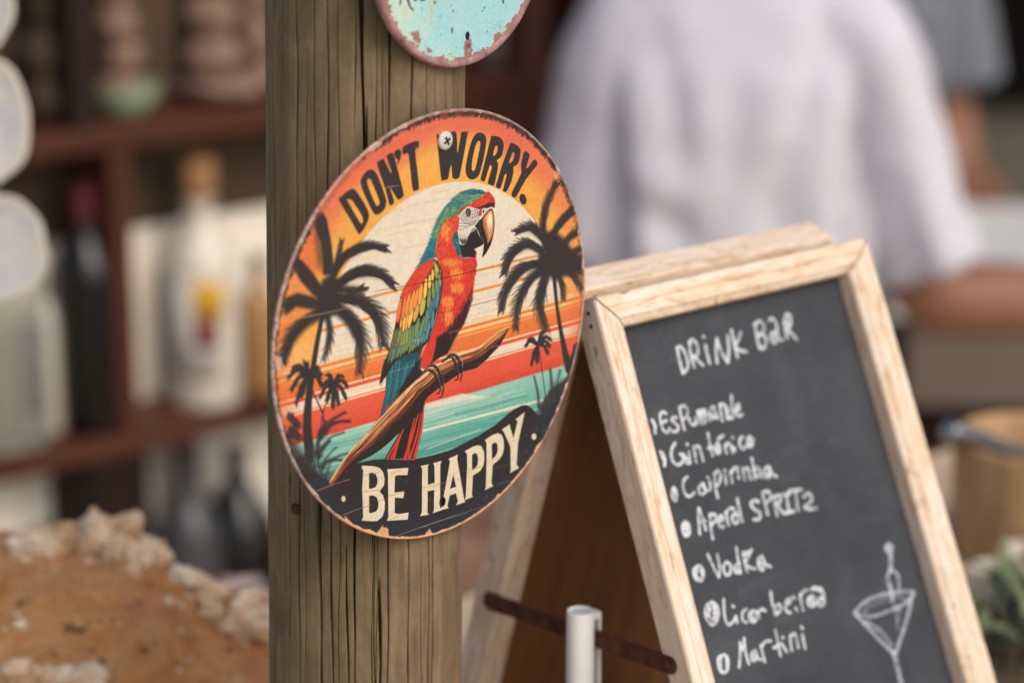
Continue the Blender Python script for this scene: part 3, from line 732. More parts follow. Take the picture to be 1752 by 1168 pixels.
    # ---- wear: board lines, scratches, specks, worn rim
    cv.line(Z3(240, 405, 400, 375, 640, 320), 2.0, 1.3, C8(176, 142, 124), .6, .85)
    cv.line(Z3(110, 415, 240, 405), 1.0, 1.0, C8(190, 150, 120), .6, .6)
    cv.line([(642, 498)] + ZB(350, 382, 640, 328, 1130, 215), .8, 1.2, C8(44, 30, 28), .4, .9)
    cv.line(ZB(1130, 215) + [(862, 451), (905, 438)], .6, .4, C8(120, 96, 80), .4, .6)
    cv.line(Z4(330, 325, 560, 265, 640, 245), .9, .6, C8(60, 46, 42), .4, .9)
    cv.line(ZB(700, 690, 940, 640, 1080, 605), .6, .8, C8(70, 30, 30), .4, .7)
    cv.line(ZB(190, 1050, 420, 1000, 560, 970), .5, .5, C8(190, 214, 196), .4, .7)
    cv.line(ZT(230, 500, 380, 455, 520, 418), .6, .5, C8(214, 224, 216), .4, .8)
    for k in range(2):
        for i in range(9):
            x = 835 + i * 12; cv.line(ZB(x, 895 + k * 16 - i * 3, x + 6, 893 + k * 16 - i * 3), .7, .5, C8(220, 200, 190), .3, .8)
    cv.line(Z5(370, 715, 500, 665, 620, 628), 1.6, .8, C8(190, 130, 104), .5, .9)
    cv.line(Z5(560, 905, 680, 860, 790, 822), 1.3, .8, C8(196, 140, 110), .5, .85)
    cv.line(BC(560, 1085, 900, 965, 1160, 880) + [(800, 877)], 1.2, .8, C8(170, 156, 150), .5, .8)
    cv.line(B6(0, 1000, 250, 910, 500, 830), 1.0, .7, C8(180, 170, 166), .5, .6)
    cv.line(B6(590, 665, 720, 630), 1.0, 1.2, C8(150, 140, 140), .6, .6)
    cv.line(BC(270, 10, 320, 0), .4, .3, C8(214, 150, 110), .4, .8)
    for f in ((90, 135, 210, 60, 330, 20), (0, 470, 50, 455)):
        cv.line(BC(*f), .8, .5, C8(206, 130, 90), .4, .8)
    for i in range(340):                                   # specks and nicks
        a = g.uniform(-math.pi, math.pi); q = math.sqrt(g.uniform(0, 1)) * .145 * KS
        x, y = q * math.cos(a), q * math.sin(a)
        T = np.array([((x + SX) * cv.k, (y + SX) * cv.kv)], np.float32)
        r = g.uniform(.4, 1.5)
        bx = cv.box(T, 4)
        X, Y = cv.xx[bx[2]:bx[3], bx[0]:bx[1]], cv.yy[bx[2]:bx[3], bx[0]:bx[1]]
        c = C8(214, 196, 176) if y < -.09 * KS or g.uniform() < .45 else C8(120, 84, 60)
        cv.put(bx, np.clip(r - np.hypot(X - T[0, 0], Y - T[0, 1]) + .5, 0, 1), c, g.uniform(.25, .8))
    for i in range(70):                                    # faint scratches along the boards
        x, y = g.uniform(480, 980), g.uniform(220, 880); L = g.uniform(6, 40)
        cv.line([(x, y), (x + L, y - L * .25 + g.uniform(-1, 1))], .35, .25, C8(232, 214, 190), .35, g.uniform(.15, .5))
    # burnt edge: dark brush marks, then bare pinkish metal and chips
    ed = value_noise(NT, NT, 60, 8); e2 = value_noise(NT, NT, 200, 9)
    angn = np.interp(th, np.linspace(-math.pi, math.pi, 200), g.uniform(-1, 1, 200)).astype(np.float32)
    ange = np.interp(th, np.linspace(-math.pi, math.pi, 900), g.uniform(-1, 1, 900)).astype(np.float32)
    top = np.clip((B / rim - .1) / .5, 0, 1)
    left = np.clip((-A / rim) / .6, 0, 1) * np.clip(1 - np.abs(B / rim + .1), 0, 1)
    dk = (rr - (.968 - .008 * top + .005 * angn + .006 * ange + .005 * e2)) / .014
    wd = np.clip(.25 + .75 * top + .6 * left + .4 * angn, 0, 1)
    wd = np.where((th < 2.5) & (th > 2.0), wd * (.25 + .5 * (angn > 0)), wd)
    mix(C8(50, 40, 40), np.clip(dk, 0, 1) * wd * .95)
    bare = (rr - (.986 - .010 * np.clip(angn - .3, 0, 1) + .003 * ed + .002 * ange)) / .004
    mix(C8(212, 182, 168), np.clip(bare, 0, 1) * np.clip(.75 + .3 * angn + .3 * left, 0, 1))
    mix(C8(150, 112, 108), np.clip(bare, 0, 1) * np.clip(e2 * 1.5 - .2 + left * .2, 0, .7))
    PEACH = C8(226, 172, 124)
    for out in (BC(330, 1050, 380, 1020, 415, 960, 450, 985, 480, 1020, 490, 1080, 520, 1100, 420, 1110, 340, 1075), BC(0, 870, 50, 910, 80, 940, 130, 970, 300, 1050, 330, 1085, 200, 1050, 0, 945), BC(850, 1080, 910, 1050, 940, 1000, 960, 1040, 1000, 1060, 960, 1080, 850, 1110),
                B6(870, 420, 890, 370, 945, 320, 950, 340, 915, 390, 880, 440), B6(735, 615, 750, 590, 765, 590, 745, 625)):
        cv.poly(out, PEACH, .9, .95, rough=3)
    mix(PEACH, np.clip((rr - (.987 - .014 * np.clip(ed - .2, 0, 1) + .003 * e2)) / .004, 0, 1) * np.clip((-B / rim - .72) / .08, 0, 1))
    cv.poly(Z1(690, 340, 730, 300, 800, 270, 790, 300, 740, 340, 715, 345), C8(226, 190, 168), 1, .8, rough=2)
    cv.poly(Z3(80, 660, 125, 670, 130, 720, 110, 760, 85, 740), C8(216, 178, 158), 1, .9, rough=2)
    cv.poly(Z2(880, 490, 910, 480, 930, 520, 900, 530), C8(236, 184, 130), 1.5, .7, rough=2)
    # faint tooth of the print
    cv.a *= (.935 * (1 + .025 * fine + .02 * grain))[..., None]
    return np.clip(cv.a, 0, 1)
# ------------------------------------------------------------------ the chalk lettering of the menu board
BOARD_YAW, BOARD_LEAN = math.radians(40.0), math.radians(23.5)
BOARD_Y = 1.72 * KS
B_U = np.array([math.cos(BOARD_YAW), math.sin(BOARD_YAW), 0.0])
B_N0 = np.array([math.sin(BOARD_YAW), -math.cos(BOARD_YAW), 0.0])
B_V = np.array([0, 0, 1.0]) * math.cos(BOARD_LEAN) - B_N0 * math.sin(BOARD_LEAN)
B_N = np.cross(B_U, B_V)
B_TL = at(1016, 508, BOARD_Y)
RECESS = 0.0125
FACE_PLANE = Plane(B_TL, B_U, B_V)
CHALK_PLANE = Plane(B_TL - B_N * RECESS, B_U, B_V)
CH = (0.004, 0.205, -0.37, -0.006)                        # the written sheet, metres on the plane


def paint_board():
    w = 820; h = int(w * (CH[3] - CH[2]) / (CH[1] - CH[0]))
    cv = Canvas(CHALK_PLANE, *CH, w, h, ref=(1250, 800))
    g = np.random.RandomState(4)
    n1 = value_noise(h, w, 5, 31); n2 = value_noise(h, w, 18, 32); n3 = value_noise(h, w, 120, 33); n4 = value_noise(h, w, 9, 34, .35)
    base = C8(54, 57, 62)
    cv.a[:] = base
    d = (.012 * n1 + .014 * n2 + .012 * n3 + .028 * np.clip(n4, 0, 1))[..., None]
    cv.a += d
    for i in range(26):                                    # smears and the ghosts of wiped writing
        x, y = g.uniform(1120, 1480), g.uniform(560, 1150); L = g.uniform(10, 60); an = g.uniform(-.5, .2)
        cv.line([(x, y), (x + L * .6, y + L * an * .5 + g.uniform(-4, 4)), (x + L, y + L * an)], g.uniform(4, 18), 3, C8(104, 107, 112), 6, g.uniform(.06, .2), sm=4)
    base_pic = cv.a.copy()
    CK = C8(214, 220, 224)

    def S(org, sc, strokes, wd=8.6):
        for f in strokes:
            f = list(f)
            pts = Z(org[0], org[1], sc, f)
            cv.line(pts, wd * g.uniform(.76, .88), wd * g.uniform(.68, .82), CK * g.uniform(.95, 1.0), .9, .93, sm=4 if len(pts) > 2 else 0)
    a = (1140, 520)
    S(a, 7.3, [(135, 560, 165, 700, 205, 860), (135, 545, 175, 530, 230, 600, 265, 700, 260, 800, 210, 855),
               (290, 480, 300, 600, 345, 780), (290, 470, 330, 440, 380, 500, 395, 590, 370, 650, 320, 660), (350, 650, 400, 710, 460, 760),
               (490, 510, 510, 620, 540, 735), (463, 400, 470, 408),
               (635, 730, 622, 600, 628, 430), (632, 430, 680, 580, 760, 720), (768, 720, 780, 560, 765, 390),
               (815, 330, 850, 500, 890, 660), (930, 350, 900, 440, 860, 520, 920, 575, 1000, 590),
               (1110, 260, 1130, 400, 1165, 545), (1105, 255, 1160, 215, 1215, 260, 1210, 340, 1150, 390), (1150, 390, 1225, 390, 1245, 460, 1220, 540, 1170, 550),
               (1285, 200, 1325, 180, 1370, 230, 1385, 330, 1400, 430, 1450, 440), (1380, 350, 1310, 370, 1310, 450, 1360, 480, 1400, 420), (1340, 400, 1350, 440),
               (1475, 240, 1490, 340, 1510, 420), (1475, 220, 1500, 130, 1545, 150, 1550, 250, 1500, 330), (1500, 320, 1570, 370, 1630, 440), (1500, 200, 1520, 260)], 8.2)
    b = (1100, 670)
    S(b, 8.76, [(130, 420, 175, 500, 180, 610), (150, 430, 185, 520),
                (340, 320, 300, 300, 255, 340, 270, 480, 310, 580, 370, 600, 400, 550), (280, 460, 350, 430),
                (500, 380, 450, 385, 430, 430, 500, 480, 530, 540, 500, 590, 440, 590),
                (545, 230, 580, 400, 620, 560), (545, 230, 620, 210, 670, 280, 650, 370, 600, 410),
                (690, 400, 720, 470, 770, 490, 790, 400, 780, 380), (790, 430, 800, 470),
                (820, 290, 835, 380, 850, 470), (830, 290, 880, 270, 890, 380, 900, 470), (890, 290, 930, 270, 950, 370, 930, 450), (860, 320, 860, 460), (920, 320, 920, 460),
                (1070, 230, 1020, 250, 990, 340, 1000, 430), (1050, 230, 1080, 300, 1120, 390), (1000, 340, 1080, 340), (1010, 390, 1100, 380),
                (1150, 190, 1170, 320, 1190, 430), (1160, 190, 1220, 190, 1250, 300, 1270, 400), (1240, 220, 1250, 300),
                (1325, 50, 1335, 200, 1345, 380), (1260, 390, 1350, 390), (1270, 240, 1290, 380),
                (1390, 290, 1440, 250, 1440, 180, 1390, 230, 1390, 320, 1440, 360, 1490, 330),
                (275, 910, 320, 980, 325, 1100), (260, 900, 300, 1000), (300, 920, 330, 1060),
                (480, 770, 440, 830, 420, 940, 450, 1040, 520, 1090, 590, 1050, 600, 960, 560, 930), (560, 930, 620, 950, 650, 1060),
                (660, 780, 668, 790), (690, 900, 700, 980, 710, 1060), (670, 1000, 680, 1070),
                (760, 820, 780, 940, 800, 1050), (760, 830, 830, 810, 870, 900, 900, 1030),
                (975, 620, 1000, 780, 1040, 950), (985, 840, 1060, 820),
                (1120, 760, 1080, 820, 1100, 920, 1150, 900, 1150, 820, 1110, 780), (1110, 830, 1110, 900), (1130, 700, 1200, 650),
                (1240, 790, 1235, 850, 1250, 910), (1240, 800, 1290, 770, 1330, 850, 1345, 910), (1340, 680, 1350, 690), (1320, 800, 1370, 850, 1380, 880),
                (1490, 670, 1450, 720, 1460, 820, 1510, 850, 1550, 800), (1600, 670, 1560, 720, 1580, 810, 1630, 800, 1650, 720, 1610, 670), (1590, 720, 1610, 780)], 7.6)
    c = (1120, 770)
    S(c, 5.84, [(75, 50, 100, 90, 95, 150), (190, 370, 170, 430, 200, 500, 220, 440, 190, 380), (190, 400, 205, 480), (215, 400, 215, 490),
                (325, 265, 290, 300, 285, 380, 320, 450, 360, 455, 395, 420), (480, 330, 440, 370, 450, 430, 500, 420, 490, 340), (490, 340, 510, 400, 560, 385), (530, 270, 535, 276), (550, 310, 560, 380),
                (600, 230, 605, 350, 630, 470), (605, 220, 640, 205, 660, 260, 640, 330, 610, 350), (700, 200, 708, 208), (705, 250, 715, 340),
                (760, 210, 765, 260, 775, 320), (765, 220, 790, 180, 830, 170), (825, 210, 832, 216), (835, 260, 845, 280),
                (885, 180, 890, 240, 900, 290), (890, 190, 930, 180, 945, 240, 960, 285), (970, 80, 990, 180, 1005, 280), (990, 200, 1030, 170, 1050, 210, 1060, 265), (1000, 240, 1040, 260),
                (1140, 160, 1095, 190, 1100, 260, 1150, 260, 1150, 190), (1150, 180, 1170, 230, 1220, 260), (1110, 220, 1140, 250),
                (300, 710, 275, 760, 300, 850, 345, 830, 340, 740, 300, 710), (300, 740, 310, 830), (320, 730, 325, 840), (285, 790, 350, 790),
                (450, 830, 440, 700, 440, 580), (440, 580, 480, 680, 510, 790), (440, 720, 500, 700),
                (550, 640, 560, 760, 580, 880), (555, 640, 600, 640, 615, 690, 570, 740), (640, 700, 680, 690, 670, 650, 640, 680, 650, 760, 690, 760),
                (710, 620, 725, 690, 740, 745), (715, 620, 750, 580, 790, 580), (810, 620, 775, 660, 790, 720, 830, 710, 820, 630), (825, 480, 850, 600, 875, 710),
                (1035, 510, 990, 500, 960, 540, 1000, 590, 1050, 620, 1050, 680, 990, 690),
                (1080, 430, 1105, 540, 1130, 640), (1085, 420, 1140, 410, 1165, 470, 1120, 520),
                (1195, 470, 1205, 560, 1225, 650), (1200, 460, 1250, 450, 1260, 500, 1215, 550), (1225, 550, 1290, 630), (1200, 500, 1240, 520),
                (1275, 440, 1350, 430), (1315, 440, 1345, 620), (1310, 625, 1390, 605), (1345, 405, 1465, 390), (1405, 400, 1435, 600),
                (1490, 460, 1530, 430, 1570, 450, 1560, 510, 1500, 570, 1560, 585, 1615, 575)], 7.8)
    e = (1170, 930)
    S(e, 6.738, [(170, 250, 110, 300, 130, 400, 200, 420, 230, 340, 200, 260, 160, 250), (150, 290, 140, 380, 190, 400), (190, 290, 215, 360),
                 (275, 120, 340, 260, 400, 380), (405, 370, 410, 250, 385, 120), (490, 210, 455, 270, 480, 350, 530, 340, 540, 250, 500, 210),
                 (605, 40, 625, 180, 655, 330), (640, 230, 590, 250, 590, 320, 640, 330), (610, 280, 640, 300),
                 (680, 90, 700, 200, 730, 320), (780, 65, 740, 150, 710, 220, 760, 270, 820, 285), (700, 100, 760, 90), (720, 130, 750, 130),
                 (900, 140, 855, 180, 870, 280, 920, 290, 920, 180), (910, 160, 940, 230, 1000, 260), (880, 200, 900, 270),
                 (320, 670, 250, 730, 260, 860, 330, 930, 390, 860, 395, 740, 330, 670, 280, 720, 290, 830), (350, 700, 370, 800, 340, 900), (300, 760, 330, 720, 360, 760, 340, 800), (270, 800, 320, 880), (340, 850, 350, 860),
                 (460, 640, 465, 800, 490, 900, 520, 930, 570, 890, 600, 830), (600, 840, 615, 905), (565, 715, 575, 722),
                 (720, 750, 675, 790, 680, 880, 730, 900), (790, 770, 750, 820, 780, 890, 830, 880, 830, 790, 790, 770), (780, 800, 800, 870), (850, 770, 870, 850), (860, 780, 900, 750, 940, 770),
                 (1000, 550, 1020, 690, 1055, 810), (1040, 730, 1100, 690, 1120, 760, 1070, 810), (1060, 760, 1090, 780),
                 (1170, 700, 1230, 670, 1220, 630, 1175, 670, 1180, 770, 1230, 790), (1255, 610, 1280, 625), (1290, 740, 1305, 765),
                 (1340, 590, 1355, 680, 1375, 760), (1345, 600, 1380, 540, 1420, 530), (1480, 600, 1430, 640, 1450, 710, 1510, 700, 1500, 610), (1460, 640, 1490, 690), (1510, 620, 1530, 690), (1590, 610, 1550, 660, 1570, 710, 1610, 690, 1600, 610),
                 (1470, 520, 1520, 500, 1560, 540, 1590, 520), (1500, 515, 1570, 510, 1610, 580, 1620, 680)], 7.4)
    h_ = (1200, 1050)
    S(h_, 8.76, [(330, 610, 250, 660, 260, 800, 320, 880, 390, 830, 400, 680, 350, 610, 290, 650, 290, 800), (370, 640, 380, 800), (290, 840, 340, 870),
                 (565, 790, 580, 600, 575, 420), (640, 360, 660, 560, 710, 740), (580, 430, 620, 540, 640, 380),
                 (800, 550, 750, 600, 760, 690, 820, 670, 810, 560), (820, 560, 850, 660, 900, 680), (775, 600, 790, 670),
                 (890, 470, 920, 590, 950, 710), (900, 490, 960, 410, 1040, 400), (1110, 240, 1145, 420, 1185, 620), (1085, 500, 1170, 470),
                 (1215, 345, 1225, 355), (1200, 440, 1240, 500, 1280, 560), (1330, 320, 1340, 430, 1355, 540), (1335, 340, 1390, 290, 1430, 370, 1455, 500), (1500, 190, 1515, 215), (1515, 310, 1555, 510)], 7.0)
    m = (1430, 910)
    for f, wd, al in (((410, 90, 385, 125, 415, 150, 440, 120, 415, 90), 7, .85), ((400, 110, 430, 130), 8, .8), ((425, 150, 425, 290), 10.5, .8), ((425, 290, 400, 350, 415, 430, 435, 520), 7, .8), ((430, 290, 480, 330, 490, 430, 470, 480), 6.5, .8), ((420, 400, 440, 520), 11, .75),
                      ((150, 620, 220, 540, 340, 485, 480, 462, 600, 460, 600, 490), 6, .8), ((170, 630, 280, 650, 420, 605, 540, 550, 600, 480), 6.5, .75), ((230, 560, 400, 500), 9, .35), ((240, 590, 420, 530), 6, .3), ((150, 620, 170, 650, 300, 790, 445, 935), 8.5, .82), ((230, 690, 340, 760, 430, 870), 11, .55),
                      ((585, 510, 560, 640, 500, 830, 465, 935), 8.5, .8), ((450, 930, 480, 1060, 515, 1200, 560, 1400, 590, 1520), 12, .75), ((450, 560, 470, 650, 478, 750), 5, .5), ((500, 560, 490, 640, 475, 700), 4, .5), ((460, 580, 490, 600), 10, .5), ((490, 500, 560, 510), 4, .4), ((440, 480, 560, 530, 590, 500), 4, .4), ((220, 610, 240, 600), 7, .5)):
        cv.line(Z(m[0], m[1], 4.525, f), wd * .95, wd * .85, C8(190, 197, 203), 1.0, al, sm=4)
    cv.line([(1562, 1262), (1520, 1290), (1600, 1268), (1545, 1300)], 6, 6, C8(190, 197, 203), 1.0, .7, sm=4)
    # chalk does not cover the grain of the sheet evenly
    k = np.clip(.92 + .32 * n3 + .12 * n2, .45, 1)[..., None]
    cv.a = base_pic + (cv.a - base_pic) * k
    return np.clip(cv.a, 0, 1)
# ------------------------------------------------------------------ materials
def lin(c):
    """8-bit sRGB -> linear"""
    return tuple(((v / 255) / 12.92 if v / 255 <= .04045 else ((v / 255 + .055) / 1.055) ** 2.4) for v in c)


def new_mat(name, rough=.6, spec=.3):
    m = bpy.data.materials.new(name)
    m.use_nodes = True
    b = m.node_tree.nodes["Principled BSDF"]
    b.inputs["Roughness"].default_value = rough
    b.inputs["Specular IOR Level"].default_value = spec
    return m, m.node_tree, b


def link(nt, a, b):
    nt.links.new(a, b)


def coords(nt, scale, kind='Object'):
    tc = nt.nodes.new("ShaderNodeTexCoord")
    mp = nt.nodes.new("ShaderNodeMapping")
    mp.inputs["Scale"].default_value = scale
    link(nt, tc.outputs[kind], mp.inputs[0])
    return mp.outputs[0]


def noise(nt, vec, scale, detail=6.0, rough=.6, dist=0.0):
    n = nt.nodes.new("ShaderNodeTexNoise")
    n.inputs["Scale"].default_value = scale
    n.inputs["Detail"].default_value = detail
    n.inputs["Roughness"].default_value = rough
    n.inputs["Distortion"].default_value = dist
    if vec is not None:
        link(nt, vec, n.inputs["Vector"])
    return n.outputs["Fac"]


def ramp(nt, fac, stops):
    r = nt.nodes.new("ShaderNodeValToRGB")
    e = r.color_ramp.elements
    while len(e) < len(stops):
        e.new(.5)
    for el, (p, c) in zip(e, stops):
        el.position = p
        el.color = tuple(c) + (1,) if len(c) == 3 else c
    link(nt, fac, r.inputs[0])
    return r.outputs[0]


def mixc(nt, fac, a, b, mode='MIX'):
    n = nt.nodes.new("ShaderNodeMix")
    n.data_type = 'RGBA'
    n.blend_type = mode
    for s, v in ((n.inputs[0], fac), (n.inputs[6], a), (n.inputs[7], b)):
        if hasattr(v, 'links'):
            link(nt, v, s)
        else:
            s.default_value = v if isinstance(v, float) else tuple(v) + (1,)
    return n.outputs[2]


def bump(nt, bsdf, h, strength=.3, dist=.001):
    b = nt.nodes.new("ShaderNodeBump")
    b.inputs["Strength"].default_value = strength
    b.inputs["Distance"].default_value = dist
    link(nt, h, b.inputs["Height"])
    link(nt, b.outputs[0], bsdf.inputs["Normal"])


def plain(name, c, rough=.6, var=.15, scale=20.0, spec=.3, bmp=.15, stretch=(1, 1, 1)):
    """one colour with mottling and a fine relief"""
    m, nt, b = new_mat(name, rough, spec)
    v = coords(nt, stretch)
    f = noise(nt, v, scale)
    c = np.array(lin(c))
    link(nt, ramp(nt, f, ((.25, np.clip(c * (1 - var), 0, 1)), (.75, np.clip(c * (1 + var), 0, 1)))), b.inputs["Base Color"])
    if bmp:
        bump(nt, b, noise(nt, v, scale * 6), bmp, .001)
    return m


def wood(name, stops, rough=.65, along=6.0, across=140.0, kind='UV', bmp=.25, knots=True):
    """grain that runs along the UV's u axis (metres)"""
    m, nt, b = new_mat(name, rough, .25)
    v = coords(nt, (along, across, along), kind)
    f = noise(nt, v, 1.0, 8, .62, .4)
    v2 = coords(nt, (along * 1.6, across * .22, 1), kind)
    g = noise(nt, v2, 1.0, 4, .5, .8)
    c = ramp(nt, f, [(p, lin(q)) for p, q in stops])
    dark = np.array(lin(stops[0][1])) * .62
    c = mixc(nt, ramp(nt, g, ((.50, (0, 0, 0)), (.80, (.75, .75, .75)))), c, tuple(dark))
    link(nt, c, b.inputs["Base Color"])
    bump(nt, b, f, bmp, .0008)
    return m


def image_mat(name, arr, rough=.35, spec=.4, bumpy=0.0):
    """a flat print painted by this script"""
    h, w = arr.shape[:2]
    im = bpy.data.images.new(name, w, h, alpha=False)
    px = np.ones((h, w, 4), np.float32)
    px[..., :3] = arr
    im.pixels.foreach_set(px.ravel())
    im.update()
    im.pack()
    m, nt, b = new_mat(name, rough, spec)
    t = nt.nodes.new("ShaderNodeTexImage")
    t.image = im
    t.extension = 'EXTEND'
    tc = nt.nodes.new("ShaderNodeTexCoord")
    link(nt, tc.outputs["UV"], t.inputs[0])
    link(nt, t.outputs[0], b.inputs["Base Color"])
    v = coords(nt, (1, 1, 1))
    r = nt.nodes.new("ShaderNodeMapRange")
    r.inputs[3].default_value = rough - .08
    r.inputs[4].default_value = rough + .15
    link(nt, noise(nt, v, 60), r.inputs[0])
    link(nt, r.outputs[0], b.inputs["Roughness"])
    if bumpy:
        bump(nt, b, noise(nt, v, 900, 3), bumpy, .0002)
    return m


# ------------------------------------------------------------------ objects
def tag(o, label=None, cat=None, group=None, kind=None):
    for k, v in (("label", label), ("category", cat), ("group", group), ("kind", kind)):
        if v:
            o[k] = v
    return o


def thing(name, loc, label, cat, group=None):
    o = bpy.data.objects.new(name, None)
    o.empty_display_size = .05
    o.location = tuple(loc)
    COL.objects.link(o)
    return tag(o, label, cat, group)


def mesh_obj(name, verts, faces, mat, parent=None, smooth_=False, uv=None):
    """a mesh given in world coordinates; hung under its parent without moving"""
    me = bpy.data.meshes.new(name)
    off = np.zeros(3)
    if parent is not None:
        p = parent
        while p is not None:
            off += np.array(p.location)
            p = p.parent
    V = np.asarray(verts, float)
    loc = np.zeros(3)
    if parent is None:
        loc = np.array([V[:, 0].mean(), V[:, 1].mean(), V[:, 2].min()])
        off = loc
    me.from_pydata((V - off).tolist(), [], [tuple(int(i) for i in f) for f in faces])
    if uv is not None:
        ul = me.uv_layers.new(name="UVMap")
        flat = []
        for lp in me.loops:
            flat += list(uv[lp.vertex_index])
        ul.data.foreach_set("uv", flat)
    if mat:
        me.materials.append(mat)
    me.update()
    o = bpy.data.objects.new(name, me)
    COL.objects.link(o)
    if parent is None:
        o.location = loc
    else:
        o.parent = parent
    if smooth_:
        me.polygons.foreach_set("use_smooth", [True] * len(me.polygons))
    return o


def fix_normals(o):
    bm = bmesh.new(); bm.from_mesh(o.data)
    bmesh.ops.recalc_face_normals(bm, faces=bm.faces[:])
    bm.to_mesh(o.data); bm.free()
    return o


def bevel(o, w=.002, seg=2, angle=40):
    m = o.modifiers.new("bevel", 'BEVEL')
    m.width = w; m.segments = seg; m.limit_method = 'ANGLE'; m.angle_limit = math.radians(angle)
    return o


def box(name, c, ax, ay, az, size, mat, parent=None, bev=.002):
    """a box: centre c, three unit axes, full sizes; UV runs along its longest side"""
    c = np.array(c, float); A = [np.array(a, float) for a in (ax, ay, az)]
    v, uv = [], []
    order = np.argsort(size)[::-1]
    for sx in (-1, 1):
        for sy in (-1, 1):
            for sz in (-1, 1):
                s = np.array((sx, sy, sz)) * np.array(size) / 2
                v.append(c + A[0] * s[0] + A[1] * s[1] + A[2] * s[2])
                uv.append((s[order[0]] + c[0] * 3.1, s[order[1]] + s[order[2]] * .93 + c[2] * 2.3))
    f = [(0, 1, 3, 2), (4, 6, 7, 5), (0, 4, 5, 1), (2, 3, 7, 6), (0, 2, 6, 4), (1, 5, 7, 3)]
    o = mesh_obj(name, v, f, mat, parent, uv=uv)
    fix_normals(o)
    if bev:
        bevel(o, bev)
    return o


def lathe(name, base, prof, mat, parent=None, n=40, tilt=None, squash=(1, 1)):
    """prof: (radius, height) from the bottom up"""
    base = np.array(base, float)
    v, f, uv = [], [], []
    for r, z in prof:
        for k in range(n):
            a = 2 * math.pi * k / n
            v.append(base + np.array((r * math.cos(a) * squash[0], r * math.sin(a) * squash[1], z)))
            uv.append((z, a * .05))
    for i in range(len(prof) - 1):
        for k in range(n):
            f.append((i * n + k, i * n + (k + 1) % n, (i + 1) * n + (k + 1) % n, (i + 1) * n + k))
    if prof[0][0] > 1e-5:
        f.append(tuple(range(n - 1, -1, -1)))
    if prof[-1][0] > 1e-5:
        f.append(tuple(range((len(prof) - 1) * n, len(prof) * n)))
    o = mesh_obj(name, v, f, mat, parent, True, uv)
    m = o.modifiers.new("edges", 'EDGE_SPLIT'); m.split_angle = math.radians(50)
    return o


def tube(name, pts, rad, mat, parent=None, n=10, sm=4):
    P = [np.array(p, float) for p in pts]
    if sm:
        P = smooth(P, sm)
    R = rad if hasattr(rad, '__len__') else [rad] * len(P)
    if len(R) != len(P):
        R = np.interp(np.linspace(0, 1, len(P)), np.linspace(0, 1, len(R)), R)
    v, f = [], []
    up = np.array((0, 0, 1.0))
    for i, p in enumerate(P):
        d = P[min(i + 1, len(P) - 1)] - P[max(i - 1, 0)]
        d = d / (np.linalg.norm(d) + 1e-9)
        a = np.cross(d, up if abs(d[2]) < .9 else np.array((1.0, 0, 0))); a /= np.linalg.norm(a)
        b = np.cross(d, a)
        for k in range(n):
            t = 2 * math.pi * k / n
            v.append(p + (a * math.cos(t) + b * math.sin(t)) * R[i])
    m = len(P)
    for i in range(m - 1):
        for k in range(n):
            f.append((i * n + k, i * n + (k + 1) % n, (i + 1) * n + (k + 1) % n, (i + 1) * n + k))
    f.append(tuple(range(n - 1, -1, -1))); f.append(tuple(range((m - 1) * n, m * n)))
    return fix_normals(mesh_obj(name, v, f, mat, parent, True))


def lump(name, c, size, mat, parent=None, seed=0, rough=.25, sub=3, freq=2.2):
    """an irregular stone"""
    bm = bmesh.new()
    bmesh.ops.create_icosphere(bm, subdivisions=sub, radius=1)
    from mathutils import noise as mn
    off = Vector((seed * 3.7, seed * 1.3, seed * 7.1))
    V = []
    for v in bm.verts:
        p = v.co
        k = 1 + rough * mn.noise(p * freq + off) + rough * .5 * mn.noise(p * freq * 2.6 + off) + rough * .22 * mn.noise(p * freq * 6 + off)
        V.append(np.array(c, float) + np.array((p.x * size[0], p.y * size[1], p.z * size[2])) * k)
    F = [[w.index for w in fc.verts] for fc in bm.faces]
    bm.free()
    return mesh_obj(name, V, F, mat, parent, True)


def project(P):
    d = np.asarray(P, float) - CAM
    z = d @ FW
    return np.array([876 + FPX * (d @ RT) / z, 584 - FPX * (d @ UP) / z]), z
# ------------------------------------------------------------------ ground, roof and walls
E1 = np.array((math.cos(math.radians(40)), math.sin(math.radians(40)), 0.0))     # along bar and shelves
E2 = np.array((-math.sin(math.radians(40)), math.cos(math.radians(40)), 0.0))    # away from the viewer
EZ = np.array((0, 0, 1.0))


def L(u, d, z):
    return E1 * u + E2 * d + EZ * z


M_sand = plain("sandy_paving", (176, 160, 138), .9, .2, 6.0)
gnd = mesh_obj("ground", [(-900, -900, 0), (900, -900, 0), (900, 900, 0), (-900, 900, 0)], [(0, 1, 2, 3)], M_sand)
tag(gnd, kind="structure")

